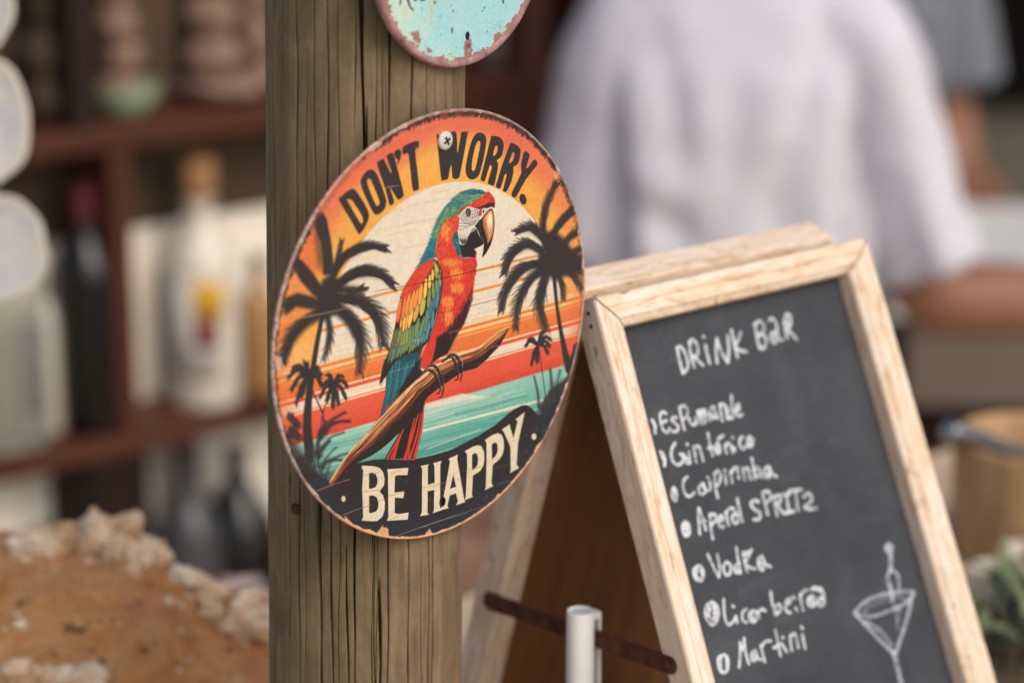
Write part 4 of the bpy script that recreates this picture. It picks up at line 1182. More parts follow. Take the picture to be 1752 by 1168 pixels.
# ------------------------------------------------------------------ wooden post
def post_material():
    m, nt, b = new_mat("weathered_post", .8, .2)
    v = coords(nt, (300, 300, 14.0))
    f = noise(nt, v, 1.0, 8, .65, .3)
    v2 = coords(nt, (40, 40, 5.0))
    g = noise(nt, v2, 1.0, 5, .6, .6)
    v3 = coords(nt, (420, 420, 9.0))
    h = noise(nt, v3, 1.0, 5, .7)
    c = ramp(nt, f, ((.20, lin((92, 77, 57))), (.50, lin((124, 106, 80))), (.80, lin((150, 131, 102)))))
    c = mixc(nt, ramp(nt, g, ((.40, (0, 0, 0)), (.72, (.75, .75, .75)))), c, lin((104, 92, 68)))
    g2 = noise(nt, coords(nt, (22, 22, 7.0)), 1.0, 5, .6, 1.0)
    c = mixc(nt, ramp(nt, g2, ((.56, (0, 0, 0)), (.74, (.55, .55, .55)))), c, lin((150, 104, 66)))
    g3 = noise(nt, coords(nt, (30, 30, 11.0)), 1.0, 6, .65, .8)
    c = mixc(nt, ramp(nt, g3, ((.48, (0, 0, 0)), (.70, (.7, .7, .7)))), c, lin((92, 80, 60)))
    c = mixc(nt, ramp(nt, h, ((.30, (.5, .5, .5)), (.42, (0, 0, 0)))), c, lin((52, 44, 32)))
    g4 = noise(nt, coords(nt, (55, 55, 24.0)), 1.0, 7, .7, .5)
    c = mixc(nt, ramp(nt, g4, ((.46, (0, 0, 0)), (.68, (.55, .55, .55)))), c, lin((152, 133, 104)))
    link(nt, c, b.inputs["Base Color"])
    hh = nt.nodes.new("ShaderNodeMath"); hh.operation = 'ADD'
    link(nt, f, hh.inputs[0]); link(nt, h, hh.inputs[1])
    bump(nt, b, hh.outputs[0], .45, .0005)
    return m


POST_R = .0461
post_c = SIGN_C - SIGN_N * np.array((1, 1, 0)) * (POST_R + .0034)
_t, _b = at(630, 0, post_c[1]), at(629, 1168, post_c[1])
_lx = (_t[0] - _b[0]) / (_t[2] - _b[2])
_ly = (SIGN_N[0] * _lx + SIGN_N[2]) / -SIGN_N[1]
POST_LEAN = np.array((_lx, _ly, 1.0))


def post_axis(z):
    return post_c + POST_LEAN * (z - post_c[2])


_rt = 168.5 * project(post_axis(1.75 - .20))[1] / FPX
_z0, _z1 = .0, 2.9


def post_radius(z):
    zt, zb = at(628, 0, post_c[1])[2], at(628, 1168, post_c[1])[2]
    rt = 170.5 * project(post_axis(zt))[1] / FPX
    rb = 164.0 * project(post_axis(zb))[1] / FPX
    return rb + (rt - rb) * (z - zb) / (zt - zb)


_tw = CAM - post_c; _tw[2] = 0; _tw /= np.linalg.norm(_tw)
_rtp = np.array((-_tw[1], _tw[0], 0.0))


def build_post():
    g = np.random.RandomState(3)
    zt, zb = at(628, 0, post_c[1])[2], at(628, 1168, post_c[1])[2]
    # cracks: photo column at the top, at the bottom, width px, from row, to row
    cr = [(474, 482, 3.6, -200, 620), (490, 486, 1.6, -100, 400), (513, 521, 3.0, -200, 1400), (543, 549, 2.0, -100, 560), (549, 555, 6.5, 480, 1500), (564, 575, 3.4, -200, 1400),
          (583, 592, 1.6, -50, 330), (590, 600, 3.0, 860, 1500), (621, 634, 7.5, -300, 250), (630, 625, 4.0, 150, 760), (605, 612, 3.6, 560, 1180), (646, 651, 5.5, 930, 1500), (666, 664, 4.2, -200, 420), (668, 663, 2.6, 700, 1500),
          (703, 705, 3.2, -100, 420), (690, 700, 2.6, 800, 1160), (728, 732, 2.6, 60, 1400), (742, 738, 3.2, 820, 1500), (761, 763, 2.2, 80, 600), (777, 775, 1.8, 40, 1400), (791, 787, 1.8, 100, 900), (467, 466, 1.6, 100, 1300), (500, 506, 1.4, 300, 1200), (634, 640, 1.2, 700, 1200), (716, 720, 1.2, 850, 1300), (755, 757, 1.2, 950, 1400), (478, 479, 2.4, 930, 1500), (530, 532, 1.2, 60, 700), (655, 657, 1.2, 40, 300), (741, 743, 1.2, 30, 330)]
    for k in range(22):
        x = g.uniform(462, 798); y = g.uniform(-100, 1100)
        cr.append((x, x + g.uniform(-3, 3), g.uniform(.6, 1.3), y, y + g.uniform(120, 500)))
    rows = [_z0, .5, .9, 1.05] + list(np.linspace(1.10, 1.72, 110)) + [1.8, 2.0, 2.4, _z1]
    phis = list(np.linspace(-1.72, 1.72, 980)) + list(np.linspace(1.80, 2 * math.pi - 1.80, 60))
    P = np.array(phis)
    nz, nphi = len(rows), len(P)
    lowf = value_noise(nz, nphi, 70, 12, .1) * .00006 + value_noise(nz, nphi, 16, 13, .4) * .0005
    V, UVs = [], []
    wob = [(g.uniform(0, 6), g.uniform(0, 6)) for _ in cr]
    for i, z in enumerate(rows):
        py = 1168 * (zt - z) / (zt - zb)
        R = post_radius(z) + lowf[i]
        dep = np.zeros(nphi)
        for (xa, xb, w, ya, yb), (o1, o2) in zip(cr, wob):
            if py < ya or py > yb:
                continue
            t = py / 1168
            x = xa + (xb - xa) * t + 1.3 * math.sin(py / 95 + o1) + .7 * math.sin(py / 37 + o2)
            s = (x - 628.5) / (168.5 - 6 * t)
            if abs(s) >= .995:
                continue
            e = min(1, (py - ya) / 70, (yb - py) / 70)
            ww = w * (.55 + .45 * e) * (.8 + .3 * math.sin(py / 60 + o2)) / 168 / 2 / math.sqrt(1 - s * s) ** .5
            q = np.abs(P - math.asin(s)) / ww
            d0 = min(.012, .0022 * w) * e ** .5
            dep = np.maximum(dep, d0 * np.clip((1.12 - q) * 3.5, 0, 1))
            # the lips beside a wide crack round off a little
            dep = np.maximum(dep, .00012 * min(1, w / 3) * e * np.exp(-(q / 3.2) ** 2))
        R = R - dep
        c = post_axis(z)
        pts = c + np.outer(R * np.sin(P), _rtp) + np.outer(R * np.cos(P), _tw)
        V += list(pts)
    F = []
    for i in range(nz - 1):
        for k in range(nphi):
            F.append((i * nphi + k, i * nphi + (k + 1) % nphi, (i + 1) * nphi + (k + 1) % nphi, (i + 1) * nphi + k))
    F.append(tuple(range(nphi - 1, -1, -1))); F.append(tuple(range((nz - 1) * nphi, nz * nphi)))
    o = mesh_obj("wooden_post", V, F, post_material(), None, True)
    return tag(o, "round weathered wooden post with vertical cracks, carrying the two tin signs", "post")


post = build_post()


def on_post(px, py, out=0.0):
    s = (px - 628.5) / 165.5
    a = math.asin(max(-1, min(1, s)))
    z = at(px, py, post_c[1] - POST_R * math.cos(a))[2]
    n = _rtp * math.sin(a) + _tw * math.cos(a)
    return post_axis(z) + n * (post_radius(z) + out), n


M_rust = plain("rusty_iron", (86, 50, 38), .85, .35, 260.0, .3, .5)
_p, _n = on_post(513, 868, 0)


def disc_on(name, c, n, r, h, mat, parent, dome=.4, seg=28, twist=0):
    """a domed round head standing out of a face"""
    n = n / np.linalg.norm(n)
    a = np.cross(n, (0, 0, 1.0)); a /= np.linalg.norm(a); b = np.cross(n, a)
    v, f = [], []
    prof = [(1.0, 0), (1.0, h * (1 - dome)), (.82, h * (1 - dome * .35)), (.5, h * (1 - dome * .08)), (.2, h)]
    for q, z in prof:
        for k in range(seg):
            t = 2 * math.pi * k / seg
            v.append(c + (a * math.cos(t) + b * math.sin(t)) * r * q + n * z)
    for i in range(len(prof) - 1):
        for k in range(seg):
            f.append((i * seg + k, i * seg + (k + 1) % seg, (i + 1) * seg + (k + 1) % seg, (i + 1) * seg + k))
    f.append(tuple(range((len(prof) - 1) * seg, len(prof) * seg))); f.append(tuple(range(seg - 1, -1, -1)))
    return fix_normals(mesh_obj(name, v, f, mat, parent, True))


disc_on("rusty_nail", _p - _n * .0012, _n, .0030, .0026, M_rust, post, .5)

# ------------------------------------------------------------------ the round parrot sign
def tin_disc(name, plane, rfun, holes, mat_face, mat_rim, parent, ext, nseg=220, lip=.0012, inset=.0014, cen=(0, 0)):
    """a pressed tin plate: flat printed face with its holes cut out, and an edge rolled back"""
    cu, cw = cen
    P = lambda u, v, w=0: plane.c + plane.u * u + plane.v * v + plane.n * w
    th = np.linspace(0, 2 * math.pi, nseg, endpoint=False)
    R = rfun(th)
    bm = bmesh.new()
    def ring(pts):
        vs = [bm.verts.new(Vector(p)) for p in pts]
        return [bm.edges.new((vs[i], vs[(i + 1) % len(vs)])) for i in range(len(vs))], vs
    uvd = {}
    es = []
    face_pts = [(cu + (r - inset) * math.cos(t), cw + (r - inset) * math.sin(t)) for t, r in zip(th, R)]
    e0, v0 = ring([P(u, v) for u, v in face_pts]); es += e0
    uvs = list(face_pts)
    for hu, hv, ra, rb in holes:
        pts = [(hu + ra * math.cos(t), hv + rb * math.sin(t)) for t in np.linspace(0, 2 * math.pi, 20, endpoint=False)]
        e, _v = ring([P(u, v) for u, v in pts]); es += e
        uvs += pts
    bmesh.ops.triangle_fill(bm, edges=es, use_beauty=True)
    bm.verts.ensure_lookup_table(); bm.verts.index_update()
    V = [np.array(v.co) for v in bm.verts]
    F = [[v.index for v in f.verts] for f in bm.faces]
    bm.free()
    x0, x1, y0, y1 = ext
    uvn = [((u - x0) / (x1 - x0), (v - y0) / (y1 - y0)) for u, v in uvs]
    face = fix_normals(mesh_obj(name, V, F, mat_face, parent, False, uvn))
    if face.data.polygons[0].normal.dot(Vector(plane.n)) < 0:
        face.data.flip_normals()
    # rolled edge
    prof = [(-inset, 0.0), (-inset * .55, lip * .30), (-inset * .15, lip * .12), (0.0, -lip * .55), (-inset * .25, -lip * 1.25), (-inset * .9, -lip * 1.1)]
    V, F, U2 = [], [], []
    for t, r in zip(th, R):
        for dr, w in prof:
            V.append(P(cu + (r + dr) * math.cos(t), cw + (r + dr) * math.sin(t), w))
            U2.append((((cu + (r + dr) * math.cos(t)) - x0) / (x1 - x0), ((cw + (r + dr) * math.sin(t)) - y0) / (y1 - y0)))
    m = len(prof)
    for i in range(nseg):
        for k in range(m - 1):
            j = (i + 1) % nseg
            F.append((i * m + k, j * m + k, j * m + k + 1, i * m + k + 1))
    rim = fix_normals(mesh_obj(name.replace("face", "rolled_rim") if "face" in name else "rolled_rim", V, F, mat_rim, parent, True, U2))
    return face, rim


parrot = thing("tin_sign", SIGN_C, "round tin sign with a red macaw on a branch between palms", "sign")
M_print = image_mat("parrot_print", paint_sign(), .42, .35, .25)
M_rimtin, _nt, _bb = new_mat("worn_tin_edge", .5, .45)
_f = noise(_nt, coords(_nt, (1, 1, 1)), 190, 6, .7)
link(_nt, ramp(_nt, _f, ((.30, lin((120, 92, 92))), (.50, lin((188, 164, 158))), (.68, lin((206, 196, 196))))), _bb.inputs["Base Color"])
bump(_nt, _bb, _f, .4, .0004)
_scr = (0.0026, 0.0863)
_hol = (0.00206, -0.0850)
face, rim = tin_disc("printed_face", SIGN_PLANE, sign_rim, [(_hol[0], _hol[1], .0022, .0024)], M_print, M_print, parrot, (-SX, SX, -SX, SX))
M_screw = plain("pale_steel", (206, 198, 186), .45, .12, 400.0, .5, .2)
M_pit = plain("dark_recess", (58, 46, 36), .9, .3, 500.0)
sc_c = SIGN_C + SIGN_U * _scr[0] + SIGN_V * _scr[1]
screw = disc_on("screw_head", sc_c, SIGN_N, .0043, .0020, M_screw, parrot, .45)
for ang in (.5, .5 + math.pi / 2):
    dr = SIGN_U * math.cos(ang) + SIGN_V * math.sin(ang)
    pr = -SIGN_U * math.sin(ang) + SIGN_V * math.cos(ang)
    box("drive_slot", sc_c + SIGN_N * .0019, dr, pr, SIGN_N, (.0042, .0010, .0006), M_pit, screw, 0)

# ------------------------------------------------------------------ the blue sign above it
BLUE_C, BLUE_R = np.array((.0127, .1706)), .0527
BLUE_PLANE = Plane(SIGN_C + SIGN_U * BLUE_C[0] + SIGN_V * BLUE_C[1], SIGN_U, SIGN_V)


def paint_blue():
    n = 640; ex = .056
    cv = Canvas(BLUE_PLANE, -ex, ex, -ex, ex, n, n, ref=(790, 20))
    g = np.random.RandomState(21)
    A = cv.xx / cv.k - ex; B = cv.yy / cv.kv - ex
    rr = np.hypot(A, B) / BLUE_R
    th = np.arctan2(B, A)
    n1 = value_noise(n, n, 9, 41); n2 = value_noise(n, n, 40, 42); n3 = value_noise(n, n, 130, 43)

    def mix(col, al):
        cv.a += (np.asarray(col, np.float32) - cv.a) * np.clip(al, 0, 1)[..., None]
    mix(C8(158, 208, 212), np.ones_like(rr))
    mix(C8(186, 216, 206), np.clip((-A / .03) * .6 + n1 * .5, 0, .8))
    mix(C8(206, 214, 180), np.clip((-A / .03) * .4 - .3 + n1 * .6 + n2 * .2, 0, .3))
    Z7 = lambda *f: Z(620, 0, 5.475, f)
    # lettering cut by the picture's edge
    INKB = C8(66, 58, 74)
    for f in ((345, -120, 360, -20, 352, 45), (425, -60, 432, 20, 450, 70, 475, 95), (400, -110, 470, -60, 440, -10, 420, 10), (490, 5, 530, -20, 560, 5, 600, -15), (1310, -60, 1318, 10, 1322, 30), (560, -100, 545, -30, 570, 0), (680, 20, 676, 35)):
        cv.line(Z7(*f), 5.2, 3.4, INKB, .6, .95, sm=4)
    for x, y, w, h in ((850, 110, 8, 17), (880, 115, 4, 6), (1143, 75, 6, 14), (1122, 105, 6, 9), (727, 155, 7, 9), (840, 290, 9, 36), (735, 325, 5, 7), (830, 55, 5, 14), (990, 238, 4, 4), (1235, 55, 4, 5), (1170, 300, 5, 12), (1205, 345, 3, 3), (1290, 265, 5, 5), (830, 510, 5, 12), (1240, 235, 4, 4), (1090, 465, 4, 7), (880, 450, 4, 10), (560, 90, 4, 16), (1350, 60, 3, 10)):
        cv.poly(Z7(*[v for t in np.linspace(0, 6.28, 11)[:-1] for v in (x + w * math.cos(t) * g.uniform(.7, 1.2), y + h * math.sin(t) * g.uniform(.7, 1.2))]), C8(84, 72, 84), .4, .9)
    for f in ((395, 80, 400, 160), (630, 20, 640, 110), (655, 60, 640, 240), (660, 0, 690, 30)):
        cv.line(Z7(*f), 4, 2, C8(214, 176, 104), 2.2, .6)
    for k in range(60):
        x, y = g.uniform(1140, 1330), g.uniform(180, 340)
        cv.line(Z7(x, y, x + 3, y + 3), .7, .7, C8(70, 96, 84), .3, .8)
    # rust creeping in from the rim
    angn = np.interp(th, np.linspace(-math.pi, math.pi, 90), g.uniform(-1, 1, 90)).astype(np.float32)
    edge = .925 + .035 * n2 + .025 * n3 + .020 * angn
    mix(C8(206, 214, 170), np.clip((rr - edge + .016) / .010, 0, 1) * .8)
    RU = C8(158, 112, 112)
    mix(RU, np.clip((rr - edge) / .006, 0, 1))
    mix(C8(122, 84, 86), np.clip((rr - edge) / .006, 0, 1) * np.clip(n2 * 1.2 + n1 * .6 + .1, 0, .8))
    for out in (Z7(440, 300, 520, 295, 545, 370, 540, 420, 480, 380), Z7(1235, 330, 1280, 300, 1310, 320, 1360, 270, 1420, 190, 1400, 330, 1240, 430), Z7(1040, 490, 1080, 495, 1135, 445, 1170, 470, 1120, 540, 1030, 560), Z7(955, 400, 985, 370, 1015, 365, 1030, 430, 1030, 560, 960, 560, 950, 460), Z7(880, 545, 960, 540, 960, 580, 870, 580), Z7(580, 420, 640, 460, 665, 500, 620, 500), Z7(1425, 130, 1450, 150, 1500, 60, 1520, 30, 1500, 130, 1430, 200)):
        cv.poly(out, C8(156, 108, 106), .6, .95, rough=2)
    cv.poly(Z7(975, 420, 1005, 410, 1015, 450, 995, 470, 975, 450), C8(110, 70, 72), .8, .9)
    cv.line(Z7(998, 455, 998, 485), 2, 1.6, C8(206, 200, 196), .5, .8)
    cv.a *= (1 + .03 * n3)[..., None]
    return np.clip(cv.a, 0, 1), ex


NOISE_ = NOISE
NOISE = value_noise(640, 640, 120, 55)
_bp, _ex = paint_blue()
blue = thing("tin_sign", BLUE_PLANE.c, "pale blue tin sign with a rusty pink rim at the top of the post", "sign")
M_blue = image_mat("blue_print", _bp, .35, .4, .25)
M_rimpink, _nt, _bb = new_mat("rusty_pink_edge", .6, .4)
_f = noise(_nt, coords(_nt, (1, 1, 1)), 150, 6, .7)
link(_nt, ramp(_nt, _f, ((.32, lin((112, 80, 84))), (.52, lin((160, 120, 120))), (.70, lin((186, 152, 148))))), _bb.inputs["Base Color"])
bump(_nt, _bb, _f, .4, .0004)
tin_disc("printed_face", BLUE_PLANE, lambda t: np.full(np.shape(t), BLUE_R), [(.0044, -.0390, .0014, .0020)], M_blue, M_rimpink, blue, (-_ex, _ex, -_ex, _ex), 160, .0030, .0034)
for hu, hv, pl, own in ((.0044, -.0390, BLUE_PLANE, blue), (_hol[0], _hol[1], SIGN_PLANE, parrot)):
    pass
# ------------------------------------------------------------------ the bar top: planks notched round the post
BAR_Z = 1.12
M_bar = wood("pale_bar_wood", ((.25, (176, 150, 122)), (.5, (206, 182, 152)), (.75, (222, 202, 176))), .6, 5, 90)
bar = thing("bar_counter", L(1.0, .9, 0), "pale plank bar top below the menu board and the rock", "bar counter")


def plank(u0, u1, d0, d1, z1, th, mat, parent, name="plank"):
    return box(name, L((u0 + u1) / 2, (d0 + d1) / 2, z1 - th / 2), E1, E2, EZ, (u1 - u0, d1 - d0, th), mat, parent, .002)


_pu, _pd = post_axis(BAR_Z) @ E1, post_axis(BAR_Z) @ E2
_ed = [_pd - .25, _pd - .15, _pd - .055, _pd + .055, _pd + .16, _pd + .26, _pd + .36]
for i in range(6):
    d0, d1 = _ed[i] + .0015, _ed[i + 1] - .0015
    if i < 2:
        plank(_pu + .02, 1.95, d0, d1, BAR_Z - .001 * (i % 2), .03, M_bar, bar)
    elif i == 2:
        plank(_pu + .056, 1.95, d0, d1, BAR_Z, .03, M_bar, bar)
        plank(.15, _pu - .056, d0, d1, BAR_Z, .03, M_bar, bar)
    else:
        plank(.15, 1.95, d0, d1, BAR_Z - .001 * (i % 2), .03, M_bar, bar)
for u in (.25, 1.85):
    box("leg", L(u, _pd + .2, (BAR_Z - .032) / 2), E1, E2, EZ, (.09, .09, BAR_Z - .032), M_bar, bar, .004)
box("leg", L(1.85, _pd - .18, (BAR_Z - .032) / 2), E1, E2, EZ, (.09, .09, BAR_Z - .032), M_bar, bar, .004)
box("leg", L(_pu + .12, _pd - .18, (BAR_Z - .032) / 2), E1, E2, EZ, (.09, .09, BAR_Z - .032), M_bar, bar, .004)

# ------------------------------------------------------------------ the A-frame menu board
def pine_material():
    """bare pine with worn whitewash, brown patches and grubby edges"""
    m, nt, b = new_mat("worn_pine", .68, .2)
    v = coords(nt, (9, 260, 9), 'UV')
    f = noise(nt, v, 1.0, 8, .68, .5)
    c = ramp(nt, f, ((.26, lin((196, 160, 124))), (.46, lin((226, 200, 170))), (.70, lin((236, 218, 196)))))
    w = noise(nt, coords(nt, (26, 190, 26), 'UV'), 1.0, 6, .65, .9)
    c = mixc(nt, ramp(nt, w, ((.44, (0, 0, 0)), (.62, (.85, .85, .85)))), c, lin((238, 224, 210)))
    w2 = noise(nt, coords(nt, (34, 150, 34), 'UV'), 1.0, 6, .7, 1.4)
    c = mixc(nt, ramp(nt, w2, ((.52, (0, 0, 0)), (.66, (.75, .75, .75)))), c, lin((190, 146, 106)))
    k = noise(nt, coords(nt, (70, 240, 70), 'UV'), 1.0, 3, .5, .5)
    c = mixc(nt, ramp(nt, k, ((.68, (0, 0, 0)), (.74, (.7, .7, .7)))), c, lin((116, 80, 52)))
    link(nt, c, b.inputs["Base Color"])
    bump(nt, b, f, .45, .0009)
    return m


M_pine = pine_material()
M_ply = wood("brown_backing", ((.2, (98, 62, 34)), (.5, (130, 86, 48)), (.8, (156, 108, 64))), .6, 5, 60)
menu = thing("menu_board", B_TL + B_N0 * .05 - EZ * (B_TL[2] - BAR_Z), "pine framed A-board chalked with a drink bar list and a cocktail glass", "menu board")
F_ = lambda px, py: np.array(FACE_PLANE.uv(px, py))
BW_LEN = (B_TL[2] - BAR_Z) / math.cos(BOARD_LEAN) - .001
TLo, TRo = F_(1016, 508), F_(1483, 406)
dl = F_(1185.5, 1168) - TLo; dl /= -dl[1]
dr_ = F_(1706, 1168) - TRo; dr_ /= -dr_[1]
BLo = TLo + dl * (BW_LEN + TLo[1]); BRo = TRo + dr_ * (BW_LEN + TRo[1])
SW = .0168
TLi, TRi = F_(1074, 556), F_(1466, 463)
TRi[0] = TRo[0] - SW * 1.0
dli = F_(1232, 1168) - TLi; dli /= -dli[1]
dri = F_(1664, 1168) - F_(1513, 640); dri /= -dri[1]
BLi = TLi + dli * (BW_LEN + TLi[1] - SW); BRi = TRi + dri * (BW_LEN + TRi[1] - SW)
FT = .0165
PROF = [(0, -FT), (0, -.0012), (.04, 0), (.36, 0), (.375, -.0006), (.39, 0), (.74, -.0002), (.80, -.0012), (.97, -.0030), (1.0, -.0042), (1.0, -FT)]


def rail(name, Ao, Ai, Bo, Bi, prof, pl, mat, parent, flip=False):
    """a mitred moulding between two corners of a frame"""
    V, F, UVc = [], [], []
    Lg = np.hypot(*(np.array(Bo) - Ao))
    sd = random.uniform(0, 3)
    for e in (.0012, .9988):
        for t, h in prof:
            a = Ao + (Ai - Ao) * t; b = Bo + (Bi - Bo) * t
            p = a + (b - a) * (.0008 / Lg if e < .5 else 1 - .0008 / Lg)
            V.append(pl.c + pl.u * p[0] + pl.v * p[1] + pl.n * h)
            UVc.append((e * Lg + sd, t * .017 + h * .9 + sd))
    m = len(prof)
    for k in range(m):
        F.append((k, (k + 1) % m, m + (k + 1) % m, m + k))
    F.append(tuple(range(m - 1, -1, -1))); F.append(tuple(range(m, 2 * m)))
    return fix_normals(mesh_obj(name, V, F, mat, parent, uv=UVc))


rail("frame_rail", TLo, TLi, TRo, TRi, PROF, FACE_PLANE, M_pine, menu)
rail("frame_rail", BLo, BLi, BRo, BRi, PROF, FACE_PLANE, M_pine, menu)
rail("frame_stile", TLo, TLi, BLo, BLi, PROF, FACE_PLANE, M_pine, menu)
rail("frame_stile", TRo, TRi, BRo, BRi, PROF, FACE_PLANE, M_pine, menu)
NOISE = value_noise(8, 8, 3, 5)
M_chalk = image_mat("chalk_print", paint_board(), .55, .35, .3)
_c = [TLo + (.004, -.006), TRo + (-.004, -.006), BRo + (-.004, .006), BLo + (.004, .006)]
_V, _U = [], []
for h in (0, -.003):
    for p in _c:
        _V.append(CHALK_PLANE.c + B_U * p[0] + B_V * p[1] + B_N * h)
        _U.append(((p[0] - CH[0]) / (CH[1] - CH[0]), (p[1] - CH[2]) / (CH[3] - CH[2])))
fix_normals(mesh_obj("chalkboard", _V, [(3, 2, 1, 0), (4, 5, 6, 7), (0, 1, 5, 4), (1, 2, 6, 5), (2, 3, 7, 6), (3, 0, 4, 7)], M_chalk, menu, uv=_U))
for px, py in ((1007, 536), (1012, 558)):
    _r = ray(px, py); _t = ((B_TL - CAM) @ B_U) / (_r @ B_U)
    disc_on("nail_hole", CAM + _r * _t - B_U * .0001, -B_U, .0011, .0004, M_pit, menu, .4, 12)
# rear leg frame, hinged behind the top
T2 = B_TL - B_N * .0185 + EZ * .0062 - B_U * .0005
lo_, hi_ = .1, .9
for _ in range(40):
    md = (lo_ + hi_) / 2
    D2 = -EZ * math.cos(md) - B_N0 * math.sin(md)
    a_, b_ = project(T2)[0], project(T2 + D2 * .3)[0]
    xx = a_[0] + (b_[0] - a_[0]) * (1168 - a_[1]) / (b_[1] - a_[1])
    if xx > 820:
        lo_ = md
    else:
        hi_ = md
LEAN2 = md
V2 = -D2
N2 = np.cross(B_U, V2)                                    # faces the front leg
REAR_PLANE = Plane(T2, B_U, V2)
L2 = (T2[2] - BAR_Z) / math.cos(LEAN2) - .006
W2 = TRo[0] - .007
q = lambda u, v: np.array((u, v), float)
RT_ = [(0, -.018), (0, -.0008), (.05, 0), (.95, 0), (1, -.0008), (1, -.018)]
rail("rear_rail", q(0, 0), q(SW, -SW), q(W2, 0), q(W2 - SW, -SW), RT_, REAR_PLANE, M_pine, menu)
rail("rear_rail", q(0, -L2), q(SW, -L2 + SW), q(W2, -L2), q(W2 - SW, -L2 + SW), RT_, REAR_PLANE, M_pine, menu)
rail("rear_stile", q(0, 0), q(SW, -SW), q(0, -L2), q(SW, -L2 + SW), RT_, REAR_PLANE, M_pine, menu)
rail("rear_stile", q(W2, 0), q(W2 - SW, -SW), q(W2, -L2), q(W2 - SW, -L2 + SW), RT_, REAR_PLANE, M_pine, menu)
_cc = REAR_PLANE.c + B_U * W2 / 2 - V2 * L2 / 2 - N2 * .0075
box("rear_panel", _cc, V2, B_U, N2, (L2 - .02, W2 - .02, .004), M_ply, menu, 0)
# a backing sheet on the front leg as well
box("front_backing", B_TL + B_U * W2 / 2 - B_V * BW_LEN / 2 - B_N * (RECESS + .0055), B_V, B_U, B_N, (BW_LEN - .02, W2 - .02, .003), M_ply, menu, 0)


def on_side(px, py, off):
    """point seen at the pixel on a plane parallel to the board's left side, `off` metres out of it"""
    c = B_TL - B_U * off
    r = ray(px, py)
    t = ((c - CAM) @ B_U) / (r @ B_U)
    return CAM + r * t


# rusty strap that holds the legs apart
sa, sb = on_side(838, 1027, .0022), on_side(1148, 1137, .0022)
sd_ = (sb - sa) / np.linalg.norm(sb - sa); sn = np.cross(B_U, sd_); sn /= np.linalg.norm(sn)
_V, _F = [], []
_ns = 36; _hw = .0046
g_ = np.random.RandomState(8)
out_ = []
Ls = np.linalg.norm(sb - sa)
for s in (1, -1):
    for k in range(_ns):
        t = k / (_ns - 1); t = t if s > 0 else 1 - t
        out_.append((t * Ls, s * (_hw + g_.uniform(-.00025, .00025))))
    for k in range(1, 8):
        a = math.pi * k / 8
        out_.append((Ls + _hw * math.sin(a), _hw * math.cos(a)) if s > 0 else (-_hw * math.sin(a), -_hw * math.cos(a)))
for h in (.0009, -.0009):
    for x, y in out_:
        bend = .0009 * math.sin(x / Ls * math.pi * 1.0)
        _V.append(sa + sd_ * x + sn * y - B_U * h)
_m = len(out_)
for k in range(_m):
    _F.append((k, (k + 1) % _m, _m + (k + 1) % _m, _m + k))
_F.append(tuple(range(_m))); _F.append(tuple(range(2 * _m - 1, _m - 1, -1)))
M_strap = plain("rusted_strap", (88, 52, 36), .85, .6, 120.0, .3, .7)
strap = fix_normals(mesh_obj("rusty_strap", _V, _F, M_strap, menu))
for p in (sa + sd_ * .002, sb - sd_ * .002):
    disc_on("rivet", p - B_U * .0010, -B_U, .0022, .0011, M_rust, strap, .5, 16)

# chalk marker clipped on it
M_white = plain("white_plastic", (238, 236, 232), .4, .04, 30.0, .45, .05)
M_nib = plain("pale_inlay", (206, 210, 222), .4, .04, 30.0)
pc = on_side(993, 1058, .0104)
pen = thing("chalk_marker", pc - EZ * .12, "white chalk marker hanging by its clip from the rusty strap", "marker")
PR = .0071
lathe("cap", pc - EZ * .052, [(PR * .98, 0), (PR, .002), (PR, .0555), (PR * .96, .0566), (PR * .80, .0566), (PR * .78, .0556)], M_white, pen)
lathe("inlay", pc + EZ * .0034, [(PR * .77, 0), (PR * .74, .0004), (.0001, .0004)], M_nib, pen)
lathe("barrel", pc - EZ * .125, [(PR * .70, 0), (PR * .9, .002), (PR * .9, .0725)], M_white, pen)
_cd = B_U * .98 + sd_ * .12; _cd /= np.linalg.norm(_cd)
_cd = np.array((_cd[0], _cd[1], 0)); _cd /= np.linalg.norm(_cd)
_cs = np.cross(EZ, _cd)
box("clip", pc + _cd * (PR + .0034) - EZ * .0185, EZ, _cs, _cd, (.042, .0062, .0016), M_white, pen, .0008)
box("clip_bridge", pc + _cd * (PR + .0016) + EZ * .0005, _cd, _cs, EZ, (.0052, .0062, .0036), M_white, pen, .0008)

# ------------------------------------------------------------------ the rock on the bar
def rock_material():
    m, nt, b = new_mat("ochre_rock", .9, .15)
    v = coords(nt, (1, 1, 1))
    f = noise(nt, v, 26, 8, .62, .5)
    c = ramp(nt, f, ((.28, lin((150, 96, 58))), (.44, lin((212, 148, 92))), (.58, lin((226, 170, 116))), (.74, lin((234, 196, 152)))))
    g = noise(nt, v, 150, 6, .7)
    c = mixc(nt, ramp(nt, g, ((.62, (0, 0, 0)), (.72, (.7, .7, .7)))), c, lin((226, 206, 180)))
    k = noise(nt, v, 95, 5, .6)
    c = mixc(nt, ramp(nt, k, ((.32, (.85, .85, .85)), (.40, (0, 0, 0)))), c, lin((74, 52, 40)))
    k2 = noise(nt, v, 12, 3, .6)
    c = mixc(nt, ramp(nt, k2, ((.52, (0, 0, 0)), (.7, (.6, .6, .6)))), c, lin((206, 140, 108)))
    link(nt, c, b.inputs["Base Color"])
    hh = nt.nodes.new("ShaderNodeMath"); hh.operation = 'ADD'
    link(nt, g, hh.inputs[0]); link(nt, k, hh.inputs[1])
    bump(nt, b, hh.outputs[0], 1.0, .006)
    return m


